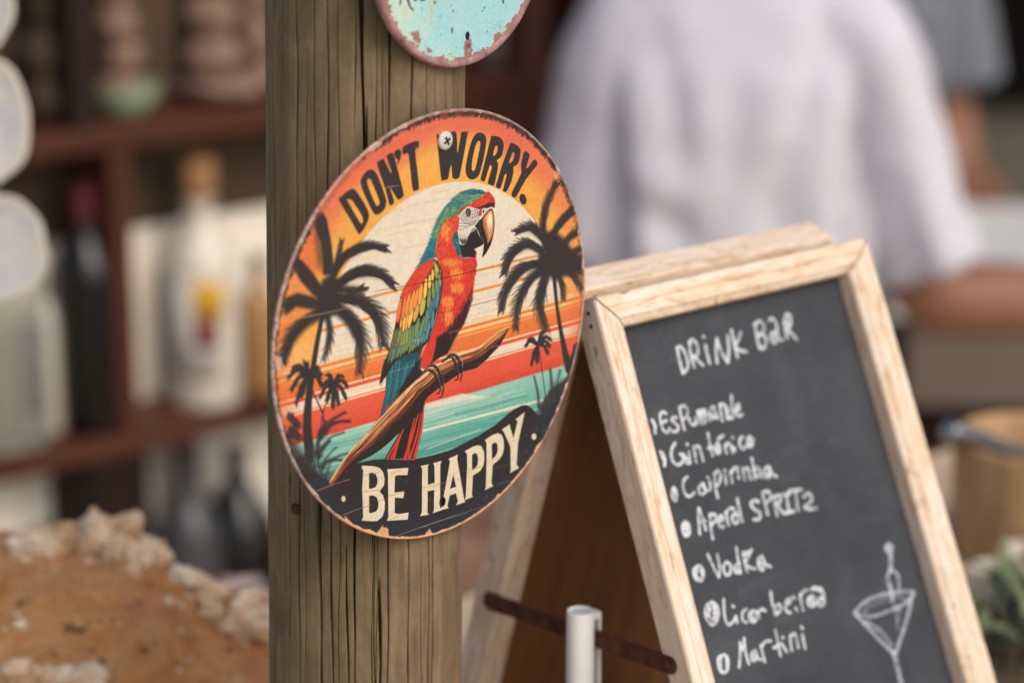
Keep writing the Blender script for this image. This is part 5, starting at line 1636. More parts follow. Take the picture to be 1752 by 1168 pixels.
M_rock = rock_material()
def crust(name, cols, sc):
    m, nt, b = new_mat(name, .85, .15)
    v = coords(nt, (1, 1, 1))
    f = noise(nt, v, sc, 6, .65, .6)
    link(nt, ramp(nt, f, [(p, lin(c)) for p, c in cols]), b.inputs["Base Color"])
    bump(nt, b, noise(nt, v, 160, 5), .4, .0015)
    return m


M_crust2 = crust("brown_mineral_crust", ((.34, (150, 104, 66)), (.5, (196, 160, 122)), (.66, (220, 194, 160))), 38)
M_crust = crust("pale_mineral_crust", ((.32, (172, 128, 90)), (.46, (216, 188, 154)), (.66, (240, 226, 204))), 38)
RC = at(60, 1215, 1.335)
rock = lump("rock", RC, (.178, .105, .103), M_rock, None, 5, .13, 6, 1.7)
from mathutils import noise as _mn
for _v in rock.data.vertices:                              # pits and ledges
    _p = _v.co
    _d = .0030 * _mn.noise(_p * 38) + .0022 * _mn.noise(_p * 85) - .0050 * max(0, _mn.noise(_p * 62 + Vector((9, 3, 1))) - .34) * 3 + .0010 * _mn.noise(_p * 210)
    _v.co = _p + _v.normal * _d
rock.data.update()
tag(rock, "large ochre rock crusted with pale mineral lumps beside the post", "rock")
rock_top = [(20, 930), (48, 938), (72, 925), (96, 908), (120, 912), (146, 915), (166, 902), (186, 912), (204, 905), (216, 950), (238, 925), (252, 945), (190, 935), (150, 940), (206, 958), (60, 940), (110, 935), (240, 965), (310, 988), (330, 1000), (345, 1012), (360, 1022), (352, 1040), (372, 1030), (394, 1035), (410, 1050), (425, 1030), (436, 1022), (448, 1040), (452, 1062), (420, 1075), (398, 1070), (440, 1080), (290, 1030), (310, 1035), (30, 1152), (50, 1160), (70, 1150), (95, 1158), (150, 1160), (178, 1158), (20, 1160), (34, 1068), (30, 1050), (6, 1080), (160, 1140), (308, 1080), (306, 1145), (320, 1130)]
g_ = np.random.RandomState(17)
bpy.context.view_layer.update()
_rl = np.array(rock.location)


def rock_hit(px, py):
    o = Vector(CAM - _rl); d = Vector(ray(px, py)).normalized()
    ok, loc, nor, _i = rock.ray_cast(o, d)
    return (np.array(loc) + _rl) if ok else None


extra = [(x + g_.uniform(-16, 16), y + g_.uniform(2, 30)) for x, y in rock_top[:33] for _ in range(1) if x % 3 == 0]
for i, (x, y) in enumerate(rock_top + extra):
    p = None
    for dy in range(0, 130, 6):
        p = rock_hit(x, y + dy)
        if p is not None:
            break
    if p is None:
        continue
    big = i < 33
    r = g_.choice([.0060, .0075, .0095, .0120]) if big else g_.uniform(.0015, .0030)
    if 35 <= i <= 40:
        r = g_.uniform(.006, .009)
    if i >= len(rock_top):
        r = g_.uniform(.0022, .0046)
    want = at(x, y, p[1])
    c = p + (want - p) * .30 if big else p
    lump("mineral_lump", c, (r * g_.uniform(.9, 1.5), r, r * g_.uniform(.7, 1.1)), M_crust if i % 4 else M_crust2, rock, i, .55, 4 if big else 3, 1.2)
# ------------------------------------------------------------------ the shelf unit behind the bar
M_red = wood("red_brown_shelf", ((.2, (50, 25, 16)), (.5, (80, 43, 30)), (.8, (104, 62, 46))), .5, 3, 40, bmp=.15)
M_dark = wood("dark_brown_wood", ((.2, (20, 9, 6)), (.5, (36, 18, 12)), (.8, (52, 28, 18))), .6, 3, 40, bmp=.1)
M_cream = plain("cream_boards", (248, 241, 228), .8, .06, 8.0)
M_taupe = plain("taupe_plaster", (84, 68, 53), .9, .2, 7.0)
SH0 = at(181, 748, 2.6)
SD = SH0 @ E2
Z_MID = SH0[2]


def shelf_u(px, z, d):
    """how far along the shelves a point of height z and depth d (behind the front edge) must be to show at column px"""
    lo, hi = -3.0, 6.0
    for _ in range(50):
        m = (lo + hi) / 2
        if project(L(m, SD + d, z))[0][0] < px:
            lo = m
        else:
            hi = m
    return m


def front_z(px, py):
    r = ray(px, py)
    t = (SD - CAM @ E2) / (r @ E2)
    return (CAM + r * t)[2]


Z_UP = front_z(230, 212)
Z_LOW = Z_MID - .36
SHD = .105                                                # depth of the shelves
unit = thing("shelf_unit", L(shelf_u(230, Z_MID, .1), SD + .1, 0), "dark red wooden shelf unit holding the bottles behind the post", "shelf unit")
ua, ub = shelf_u(-160, Z_MID, 0), shelf_u(1010, Z_UP, 0)
for z in (Z_LOW, Z_MID, Z_UP):
    box("shelf", L((ua + ub) / 2, SD + SHD / 2, z - .013), E1, E2, EZ, (ub - ua, SHD, .026), M_red, unit, .002)


def upright(px, py, z0, z1, mat, th=.026, depth=SHD, name="upright"):
    z = front_z(px, py)
    u = shelf_u(px, z, 0)
    box(name, L(u - th / 2, SD + .003 + depth / 2, (z0 + z1) / 2), EZ, E2, E1, (z1 - z0, depth - .006, th), mat, unit, .002)


upright(238, 540, Z_MID + .0005, Z_UP - .0265, M_red)
upright(166, 100, Z_UP + .0005, Z_UP + .40 - .0265, M_dark, .03)
upright(262, 840, Z_LOW + .0005, Z_MID - .0265, M_dark, .075)
upright(945, 60, Z_UP + .0005, Z_UP + .40 - .0265, M_red, .05)
upright(955, 210, Z_MID + .0005, Z_UP - .0265, M_red, .16)
box("end_panel", L(ub + .018, SD + SHD / 2, .95), EZ, E2, E1, (1.9, SHD, .03), M_red, unit, .002)
box("end_panel", L(ua - .018, SD + SHD / 2, .95), EZ, E2, E1, (1.9, SHD, .03), M_dark, unit, .002)
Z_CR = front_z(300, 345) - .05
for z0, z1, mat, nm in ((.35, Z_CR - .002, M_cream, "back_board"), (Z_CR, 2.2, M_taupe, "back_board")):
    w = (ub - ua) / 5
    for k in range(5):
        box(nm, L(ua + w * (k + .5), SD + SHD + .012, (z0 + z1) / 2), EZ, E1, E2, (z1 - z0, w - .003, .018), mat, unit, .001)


def glass_mat(name, c, alpha_c, rough=.12, trans=.85):
    m, nt, b = new_mat(name, rough, .5)
    b.inputs["Base Color"].default_value = lin(c) + (1,)
    b.inputs["Transmission Weight"].default_value = trans
    b.inputs["IOR"].default_value = 1.3
    return m


M_blackglass = plain("black_glass", (14, 13, 14), .18, .2, 20.0, .5, 0)
M_wine = plain("burgundy_foil", (82, 20, 30), .45, .2, 40.0, .5)
M_clear = glass_mat("clear_glass", (232, 232, 222), 0)
M_top0 = plain("white_glass", (238, 240, 240), .3, .03, 10.0, .5)
M_milk = plain("milky_glass", (216, 208, 194), .25, .05, 10.0, .5)
M_pale = plain("frosted_glass", (206, 200, 186), .35, .1, 12.0, .5)
M_green = plain("pale_green_glass", (170, 176, 160), .3, .12, 14.0, .5)
M_cork = plain("cork", (158, 118, 82), .9, .2, 120.0)
M_label = plain("label_paper", (214, 208, 200), .8, .05, 30.0)
M_greyp = plain("label_grey", (142, 142, 146), .8, .06, 30.0)
M_yel = plain("label_yellow", (206, 156, 40), .7, .06, 30.0)
M_crim = plain("label_crimson", (122, 44, 46), .7, .06, 30.0)
M_slate = plain("slate_glass", (66, 66, 70), .3, .2, 20.0, .5)
M_amber = plain("amber_glass", (168, 128, 82), .3, .15, 20.0, .5)
M_sage = plain("sage_glaze", (150, 170, 140), .5, .1, 20.0)
M_coral = plain("pinkish_stone", (140, 114, 100), .9, .25, 40.0, .2, .5)
M_plate = plain("grey_ceramic", (150, 140, 132), .4, .1, 20.0, .5)
M_redp = plain("red_paper", (156, 50, 44), .7, .1, 20.0)
M_pinkp = plain("pinkish_white_paper", (214, 190, 190), .7, .1, 20.0)
M_terra = plain("terracotta", (222, 176, 154), .85, .12, 20.0)


def stand(px, z, d):
    return L(shelf_u(px, z, d), SD + d, z + .0005)


def bottle(px, z, d, prof, mat, label, group, cap=None, bands=(), name="bottle"):
    p = stand(px, z, d)
    t = thing(name, p, label, "bottle", group)
    lathe("glass", p, prof, mat, t)
    if cap:
        lathe(cap[2], p + EZ * cap[1], cap[0], cap[3], t)
    for r, z0, z1, a0, a1, m in bands:
        V, F = [], []
        n = 14
        for k in range(n + 1):
            a = a0 + (a1 - a0) * k / n
            for zz in (z0, z1):
                V.append(p + np.array((r * math.cos(a), r * math.sin(a), zz)))
        for k in range(n):
            F.append((2 * k, 2 * k + 2, 2 * k + 3, 2 * k + 1))
        o = mesh_obj("label", V, F, m, t, True)
        s = o.modifiers.new("thick", 'SOLIDIFY'); s.thickness = .0006; s.offset = 1
    return t


GB = "bottles on the shelves"
WINE = [(.036, 0), (.038, .004), (.038, .19), (.034, .212), (.022, .232), (.0155, .248), (.0148, .30), (.0158, .302), (.0158, .308), (.010, .308)]
bottle(160, Z_MID, .042, [(r * .98, h * .93) for r, h in WINE], M_blackglass, "black wine bottle with a burgundy capsule on the middle shelf", GB,
       ([(.0150, 0), (.0152, .050), (.0150, .0515), (.002, .052)], .236, "capsule", M_wine))
SPIRIT = [(.040, 0), (.043, .006), (.043, .165), (.040, .182), (.028, .200), (.017, .212), (.016, .235), (.018, .237), (.018, .243), (.010, .243)]
bottle(352, Z_MID, .050, SPIRIT, M_milk, "white spirit bottle with a cork stopper and a yellow and red label", GB,
       ([(.013, 0), (.014, .006), (.019, .008), (.020, .045), (.017, .049), (.002, .049)], .2435, "cork_stopper", M_cork),
       ((.0436, .04, .155, -2.1 - .75, -2.1 - .15, M_greyp), (.0436, .035, .155, -2.1 - .10, -2.1 + 1.1, M_label), (.0446, .110, .154, -2.1 + .42, -2.1 + 1.25, M_yel), (.0446, .075, .1095, -2.1 + .45, -2.1 + 1.05, M_crim)))
_sp = stand(352, Z_MID, .050)
lathe("base_highlight", _sp + EZ * .0005, [(.036, 0), (.0385, .004), (.0385, .014), (.001, .020)], M_top0, bpy.data.objects['bottle.001'])  # white disc: the bright highlight of the thick base, put into colour
for px, d, mat, sc, lab in ((22, .05, M_clear, 1.15, "pale green glass bottle at the end of the middle shelf"), (78, .078, M_pale, .84, "slim frosted glass bottle standing between the green one and the black one")):
    bottle(px, Z_MID, d, [(r * .85 * sc, h * .9 * sc) for r, h in SPIRIT], mat, lab, GB, ([(.012, 0), (.013, .02), (.002, .021)], .22 * sc, "stopper", M_label), ((.0375 * sc, .03, .13, -2.6, -1.9, M_greyp),))
bottle(203, Z_MID, .080, [(.02, 0), (.021, .004), (.021, .13), (.018, .15), (.006, .158), (.0005, .16)], M_pale, "small cream rounded bottle behind the black wine bottle", GB)
bottle(446, Z_MID, .045, [(r * .55, h * .62) for r, h in SPIRIT], M_amber, "small amber bottle on the middle shelf, half hidden by the post", GB, ([(.008, 0), (.009, .014), (.001, .015)], .152, "stopper", M_dark))
bottle(332, Z_LOW, .06, [(r * 1.15, h) for r, h in WINE], M_slate, "slate grey bottle with a long neck on the bottom shelf", GB)
bottle(415, Z_LOW, .05, [(.048, 0), (.052, .006), (.052, .17), (.046, .20), (.026, .235), (.013, .258), (.012, .285), (.014, .287), (.014, .294), (.008, .294)], M_blackglass, "squat black bottle with a pointed neck on the bottom shelf", GB, None,
       ((.0530, .02, .09, -3.0, -1.0, M_redp), (.0530, .0905, .14, -3.0, -1.0, M_pinkp)))
p = stand(60, Z_LOW, .06)
pl = thing("plate_stack", p, "stack of grey plates on the bottom shelf, above the rock", "plates")
for k in range(11):
    lathe("plate", p + EZ * (.022 * k), [(.045, 0), (.06, .004), (.085, .016), (.088, .018), (.084, .0195), (.058, .008), (.001, .006)], M_plate, pl)
# things on the upper shelf
p = stand(212, Z_UP, .06)
bowl = lathe("bowl", p, [(.022, 0), (.028, .004), (.040, .022), (.043, .034), (.040, .034), (.034, .020), (.001, .010)], M_sage)
tag(bowl, "sage green bowl holding a stack of pinkish stones on the upper shelf", "bowl")


def cairn(px, d, zs, sizes, label, seed, mat=M_coral):
    p = stand(px, Z_UP + zs, d)
    t = thing("stone_stack", p, label, "stones", "stones on the upper shelf")
    z = 0
    for i, s in enumerate(sizes):
        lump("stone", p + EZ * (z + s[1] * .92) + E1 * random.uniform(-.006, .006), (s[0], s[0] * .8, s[1]), mat, t, seed + i, .22, 3)
        z += s[1] * 1.75


cairn(212, .06, .0105, ((.026, .020), (.022, .020), (.024, .022), (.018, .022), (.020, .03)), "pinkish stones stacked in the sage green bowl", 30)
cairn(372, .07, 0, ((.052, .016), (.036, .026), (.032, .028), (.036, .034), (.030, .030)), "tall pale pinkish stack of stones beside the post", 40)
cairn(84, .06, 0, ((.026, .030), (.024, .030), (.020, .026), (.018, .03)), "narrow brown stack of stones at the dark upright", 50, M_taupe)
cairn(440, .09, 0, ((.026, .02), (.02, .03), (.018, .03)), "small stone stack half hidden by the post's edge", 60)
p = stand(862, Z_UP, .06)
gl = lathe("glass_jar", p, [(.026, 0), (.028, .003), (.030, .05), (.026, .066), (.027, .070), (.024, .070), (.023, .064), (.026, .05), (.024, .006), (.001, .005)], M_plate)
tag(gl, "grey glass jar on the upper shelf beyond the blue sign", "jar")
# lower right of the post: a terracotta pot on the bottom shelf
p = stand(818, Z_LOW, .05)
pot = lathe("flower_pot", p, [(.04, 0), (.043, .003), (.058, .085), (.064, .086), (.066, .108), (.061, .108), (.056, .086), (.001, .075)], M_terra)
tag(pot, "terracotta pot on the bottom shelf between post and menu board", "pot")

# ------------------------------------------------------------------ pale shell discs hanging at the left edge
M_shell, _nt, _bb = new_mat("capiz_shell", .35, .5)
_f = noise(_nt, coords(_nt, (1, 1, 1)), 55, 5, .6)
link(_nt, ramp(_nt, _f, ((.30, lin((186, 188, 192))), (.50, lin((206, 204, 200))), (.70, lin((222, 208, 182))))), _bb.inputs["Base Color"])
_bb.inputs["Subsurface Weight"].default_value = .25
_bb.inputs["Subsurface Radius"].default_value = (.01, .01, .01)
M_shellrim = plain("shell_edge", (214, 204, 188), .5, .08, 60.0)
M_cord = plain("thin_cord", (190, 176, 150), .9, .1, 80.0)
GY = 1.58
gar = thing("shell_garland", at(-6, 430, GY), "string of pale translucent shell discs hanging at the edge of the picture", "garland")
cx_ = at(-10, 430, GY)
for i, (px, py, r, tilt) in enumerate(((-6, 426, 88, .1), (-34, 208, 84, .2), (-62, 10, 88, -.2), (-50, -150, 80, .15))):
    c = at(px, py, GY + .004 * ((i % 2) * 2 - 1)); R = r * project(c)[1] / FPX
    a = np.array((math.cos(tilt * .5), math.sin(tilt * .5), 0)); b = UP * math.cos(tilt * .3) + np.cross(a, UP) * math.sin(tilt * .3); n = np.cross(a, b)
    V, F = [], []
    rg = np.random.RandomState(i)
    ph = rg.uniform(0, 6, 3)
    prof = ((.0, -.0016), (.45, -.0008), (.86, 0), (.93, .0009), (1.0, .0008), (1.0, -.0008), (.93, -.0012), (.86, -.0012), (.45, -.0020), (.0, -.0026))
    ns = 48
    for q_, h in prof:
        for k in range(ns):
            t = 2 * math.pi * k / ns
            w = 1 + .030 * math.sin(3 * t + ph[0]) + .02 * math.sin(5 * t + ph[1]) + .012 * math.sin(9 * t + ph[2])
            V.append(c + (a * math.cos(t) + b * math.sin(t) * (1.42 if i == 1 else 1.06)) * R * q_ * w - n * h * -1)
    for j in range(len(prof) - 1):
        for k in range(ns):
            F.append((j * ns + k, j * ns + (k + 1) % ns, (j + 1) * ns + (k + 1) % ns, (j + 1) * ns + k))
    sh = fix_normals(mesh_obj("shell", V, F, M_shell, gar, True))
    sh.data.materials.append(M_shellrim)
    for f in sh.data.polygons:
        j = f.index // ns
        if 2 <= j <= 6:
            f.material_index = 1
top = at(-30, -130, GY)
tube("cord", [at(-6, 432, GY + .012), at(-30, 208, GY + .012), at(-58, 10, GY + .012), np.array((top[0] - .02, GY + .012, 2.08)), np.array((top[0] - .02, GY + .012, 2.545))], .0009, M_cord, gar)

# ------------------------------------------------------------------ back counter, tub, plant, far wall
M_top = plain("white_stone", (240, 240, 238), .35, .03, 10.0, .5)
M_front = plain("taupe_panel", (122, 108, 98), .7, .12, 9.0)
bx0, bx1, by0, by1 = .50, 2.2, 3.12, 3.66
ctr = thing("back_counter", ((bx0 + bx1) / 2, 3.4, 0), "counter with a bright white top behind the man in white", "counter")
X_, Y_ = np.array((1.0, 0, 0)), np.array((0, 1.0, 0))
box("counter_top", ((bx0 + bx1) / 2, (by0 + by1) / 2, .935), X_, Y_, EZ, (bx1 - bx0, by1 - by0, .04), M_top, ctr, .004)
for k in range(3):
    w = (bx1 - bx0 - .06) / 3
    box("drawer_front", (bx0 + .03 + w * (k + .5), by0 + .03, .85), X_, EZ, Y_, (w - .006, .125, .02), M_front, ctr, .002)
box("base_cabinet", ((bx0 + bx1) / 2, (by0 + by1) / 2 + .02, .39), X_, EZ, Y_, (bx1 - bx0 - .06, .78, by1 - by0 - .08), M_dark, ctr, .003)
p = np.array((.84, 3.36, .9555))
nap = box("folded_cloth", p + EZ * .004, X_, Y_, EZ, (.42, .26, .008), M_top0, None, .003)
tag(nap, "folded white cloth lying on the white counter", "cloth")

M_tub = wood("bamboo", ((.2, (156, 120, 82)), (.5, (186, 150, 108)), (.8, (204, 172, 132))), .55, 9, 60, 'UV')
tc_ = at(1762, 948, 1.69); tc_[2] = BAR_Z + .0005
TR_ = 140 * project(tc_)[1] / FPX
tub = lathe("wooden_tub", tc_, [(TR_ * .93, 0), (TR_ * .95, .003), (TR_, .082), (TR_ * 1.01, .086), (TR_ * .99, .089), (TR_ * .93, .089), (TR_ * .90, .084), (TR_ * .88, .010), (.001, .009)], M_tub)
tag(tub, "round wooden tub on the bar, to the far side of the menu board", "tub")
M_steel, _nt, _bb = new_mat("brushed_steel", .32, .5)
_bb.inputs["Metallic"].default_value = 1.0
_f = noise(_nt, coords(_nt, (1, 1, 1)), 90, 4)
link(_nt, ramp(_nt, _f, ((.3, (.30, .30, .30)), (.7, (.48, .48, .47)))), _bb.inputs["Base Color"])
a_, b_ = at(1624, 736, 1.655), at(1750, 786, 1.70)
c_ = b_ + (b_ - a_) * .55
c_[2] = max(c_[2], BAR_Z + .02)
tube("bar_spoon", [a_ - (b_ - a_) * .03, a_, a_ + (b_ - a_) * .05, a_ + (b_ - a_) * .5, b_, c_], [.0060, .0088, .0092, .0090, .0086, .0070], M_steel, None, 14)
tag(bpy.data.objects["bar_spoon"], "steel bar tool standing tilted in the wooden tub", "bar tool")
for px, py, Yc, lab in ((1700, 1052, 1.565, "small milky tumbler between tub and herbs, the one nearer the menu board"), (1750, 1040, 1.60, "small milky tumbler under the rim of the wooden tub")):
    cp = at(px, py, Yc); cp[2] = BAR_Z + .0005
    tum = lathe("tumbler", cp, [(.0150, 0), (.0165, .002), (.0185, .034), (.0178, .034), (.0155, .006), (.001, .005)], M_milk)
    tag(tum, lab, "glass", "tumblers by the tub")
M_leaf = plain("herb_leaf", (56, 66, 44), .55, .35, 60.0, .35)
M_leaf2 = plain("herb_leaf_pale", (112, 122, 88), .55, .3, 60.0, .35)
hp = at(1752, 1150, 1.47); hp[2] = BAR_Z
herb = thing("herb_sprigs", hp, "green herb sprigs in a low planter at the corner of the bar", "plant")
M_soil = plain("dark_soil", (52, 40, 30), .95, .3, 120.0)
box("planter", hp + EZ * .010, E1, E2, EZ, (.17, .09, .019), M_taupe, herb, .002)
g_ = np.random.RandomState(33)
_leaf = None
for k in range(80):
    b0 = hp + E1 * g_.uniform(-.075, .075) + E2 * g_.uniform(-.035, .035) + EZ * .019
    hgt = g_.uniform(.012, .050)
    az = g_.uniform(0, 6.28); tl = g_.uniform(.1, .9)
    if _leaf is None or k in (40, 80):
        V, F = [], []
        for j in range(7):
            t = j / 6
            w = .0042 * math.sin(math.pi * min(.06 + t * .94, 1)) ** .8 + .0002
            z = .03 * t; x = .012 * t * t
            V += [np.array((x, -w, z)), np.array((x - .0012 * (1 - t), 0, z + .0003)), np.array((x, w, z))]
        for j in range(6):
            for e in (0, 1):
                F.append((j * 3 + e, j * 3 + e + 1, j * 3 + e + 4, j * 3 + e + 3))
        me = bpy.data.meshes.new("leaf"); me.from_pydata([tuple(v) for v in V], [], F)
        me.materials.append(M_leaf if k != 40 else M_leaf2)
        me.polygons.foreach_set("use_smooth", [True] * len(me.polygons))
        _leaf = me
    o = bpy.data.objects.new("leaf", _leaf)
    o.parent = herb
    o.location = Vector(b0 + EZ * hgt * .6 - hp)
    o.rotation_euler = (g_.uniform(-.5, .5), tl, az)
    o.scale = (1, 1, 1) if k % 3 else (1.3, 1.3, 1.3)
    COL.objects.link(o)
    if k % 4 == 0:
        tube("stem", [b0, b0 + EZ * hgt * .4 + E1 * .002, b0 + EZ * hgt * .75], .0011, M_leaf, herb, 6, 0)

M_olive = plain("rough_stone_wall", (120, 113, 99), .95, .3, 5.0, .2, .8)
M_void = plain("void_dark_boards", (20, 14, 12), .9, .3, 3.0)  # near-black colour stands for the shade of the opening behind
lw = box("low_wall", (1.4, 5.3, .40), X_, EZ, Y_, (4.4, .80, .25), M_olive, None, .01)
tag(lw, "low rough stone wall beyond the white counter", "wall")
bw = thing("dark_wall", (.6, 6.2, 0), "near-black boards standing for the shaded void at the back of the bar", "wall")
for k in range(18):
    box("board", (-2.3 + k * .36, 6.2, 1.5), EZ, X_, Y_, (3.0, .359, .04), M_void, bw, .003)
# roof over the back of the bar
M_thatch = wood("roof_boards", ((.2, (70, 48, 34)), (.5, (98, 70, 50)), (.8, (120, 90, 66))), .8, 3, 30)
rf = thing("bar_roof", (.4, 4.2, 2.55), "boarded roof over the back of the bar", "roof")
ROOF_Y0 = 3.4
for k in range(12):
    w = (6.5 - ROOF_Y0) / 12
    box("roof_board", (.2, ROOF_Y0 + w * (k + .5), 2.575), X_, Y_, EZ, (6.4, w - .004, .025), M_thatch, rf, .002)
for x in (-2.6, 3.0):
    box("roof_post", (x, 2.2, 1.28), EZ, X_, Y_, (2.555, .1, .1), M_dark, rf, .004)
    box("roof_post", (x, 6.3, 1.28), EZ, X_, Y_, (2.555, .1, .1), M_dark, rf, .004)
box("roof_beam", (.2, GY + .012, 2.56), X_, Y_, EZ, (5.8, .05, .03), M_dark, rf, .003)
for x in (-2.6, 3.0):
    box("roof_beam", (x, (GY + 2.2) / 2, 2.60), Y_, X_, EZ, (2.2 - GY + .1, .05, .04), M_dark, rf, .003)
# ------------------------------------------------------------------ people
def skinned(name, joints, bones, mat, parent, root, sub=2):
    """one continuous surface grown round a skeleton: joints {key: (xyz, radius[, radius y])}"""
    keys = list(joints)
    idx = {k: i for i, k in enumerate(keys)}
    me = bpy.data.meshes.new(name)
    me.from_pydata([joints[k][0] for k in keys], [(idx[a], idx[b]) for a, b in bones], [])
    o = bpy.data.objects.new(name, me)
    COL.objects.link(o)
    o.parent = parent
    sk = o.modifiers.new("skin", 'SKIN')
    sk.use_smooth_shade = True
    sv = me.skin_vertices[0].data
    for k, i in idx.items():
        j = joints[k]
        sv[i].radius = (j[1], j[2] if len(j) > 2 else j[1])
        sv[i].use_root = (k == root)
    ss = o.modifiers.new("sub", 'SUBSURF'); ss.levels = sub; ss.render_levels = sub
    me.materials.append(mat)
    return o


def hand_bones(J, Bn, side, wrist, fdir, pdir, s=1.0):
    """palm and five fingers: fdir along the fingers, pdir across the palm towards the thumb"""
    w = np.array(J[wrist][0]); f = np.array(fdir, float); f /= np.linalg.norm(f)
    a = np.array(pdir, float); a -= f * (a @ f); a /= np.linalg.norm(a)
    n = np.cross(f, a)
    pk = side + "palm"
    J[pk] = (tuple(w + f * .055 * s), .030 * s, .018 * s)
    Bn.append((wrist, pk))
    for i, (off, Ls) in enumerate(((.030, (.034, .024, .020)), (.010, (.038, .028, .022)), (-.011, (.035, .026, .021)), (-.030, (.028, .020, .018)))):
        prev = pk
        p = w + f * .092 * s + a * off * s
        dirn = f + a * off * 1.2
        for k, l in enumerate((0,) + Ls):
            dirn = dirn / np.linalg.norm(dirn)
            p = p + dirn * l * s
            key = f"{side}f{i}{k}"
            J[key] = (tuple(p), (.0105 - .0010 * k) * s)
            Bn.append((prev, key)); prev = key
            dirn = dirn + n * .28
    prev = pk
    p = w + f * .030 * s + a * .030 * s
    dirn = f * .75 + a * .75
    for k, l in enumerate((0, .030, .028)):
        dirn = dirn / np.linalg.norm(dirn)
        p = p + dirn * l * s
        key = f"{side}t{k}"
        J[key] = (tuple(p), (.0125 - .0012 * k) * s)
        Bn.append((wrist if k == 0 else prev, key)); prev = key
        dirn = dirn + f * .2 + n * .15


def loft(rings, close=True):
    """rings of equal length -> vertices and faces"""
    n = len(rings[0]); V = [p for r in rings for p in r]; F = []
    for i in range(len(rings) - 1):
        for k in range(n):
            F.append((i * n + k, i * n + (k + 1) % n, (i + 1) * n + (k + 1) % n, (i + 1) * n + k))
    if close:
        F.append(tuple(range(n - 1, -1, -1))); F.append(tuple(range((len(rings) - 1) * n, len(rings) * n)))
    return V, F


def oval(c, ax, ay, rx, ry, n=28, pw=2.0):
    out = []
    for k in range(n):
        t = 2 * math.pi * k / n
        ct, st = math.cos(t), math.sin(t)
        out.append(np.array(c) + np.array(ax) * rx * math.copysign(abs(ct) ** (2 / pw), ct) + np.array(ay) * ry * math.copysign(abs(st) ** (2 / pw), st))
    return out


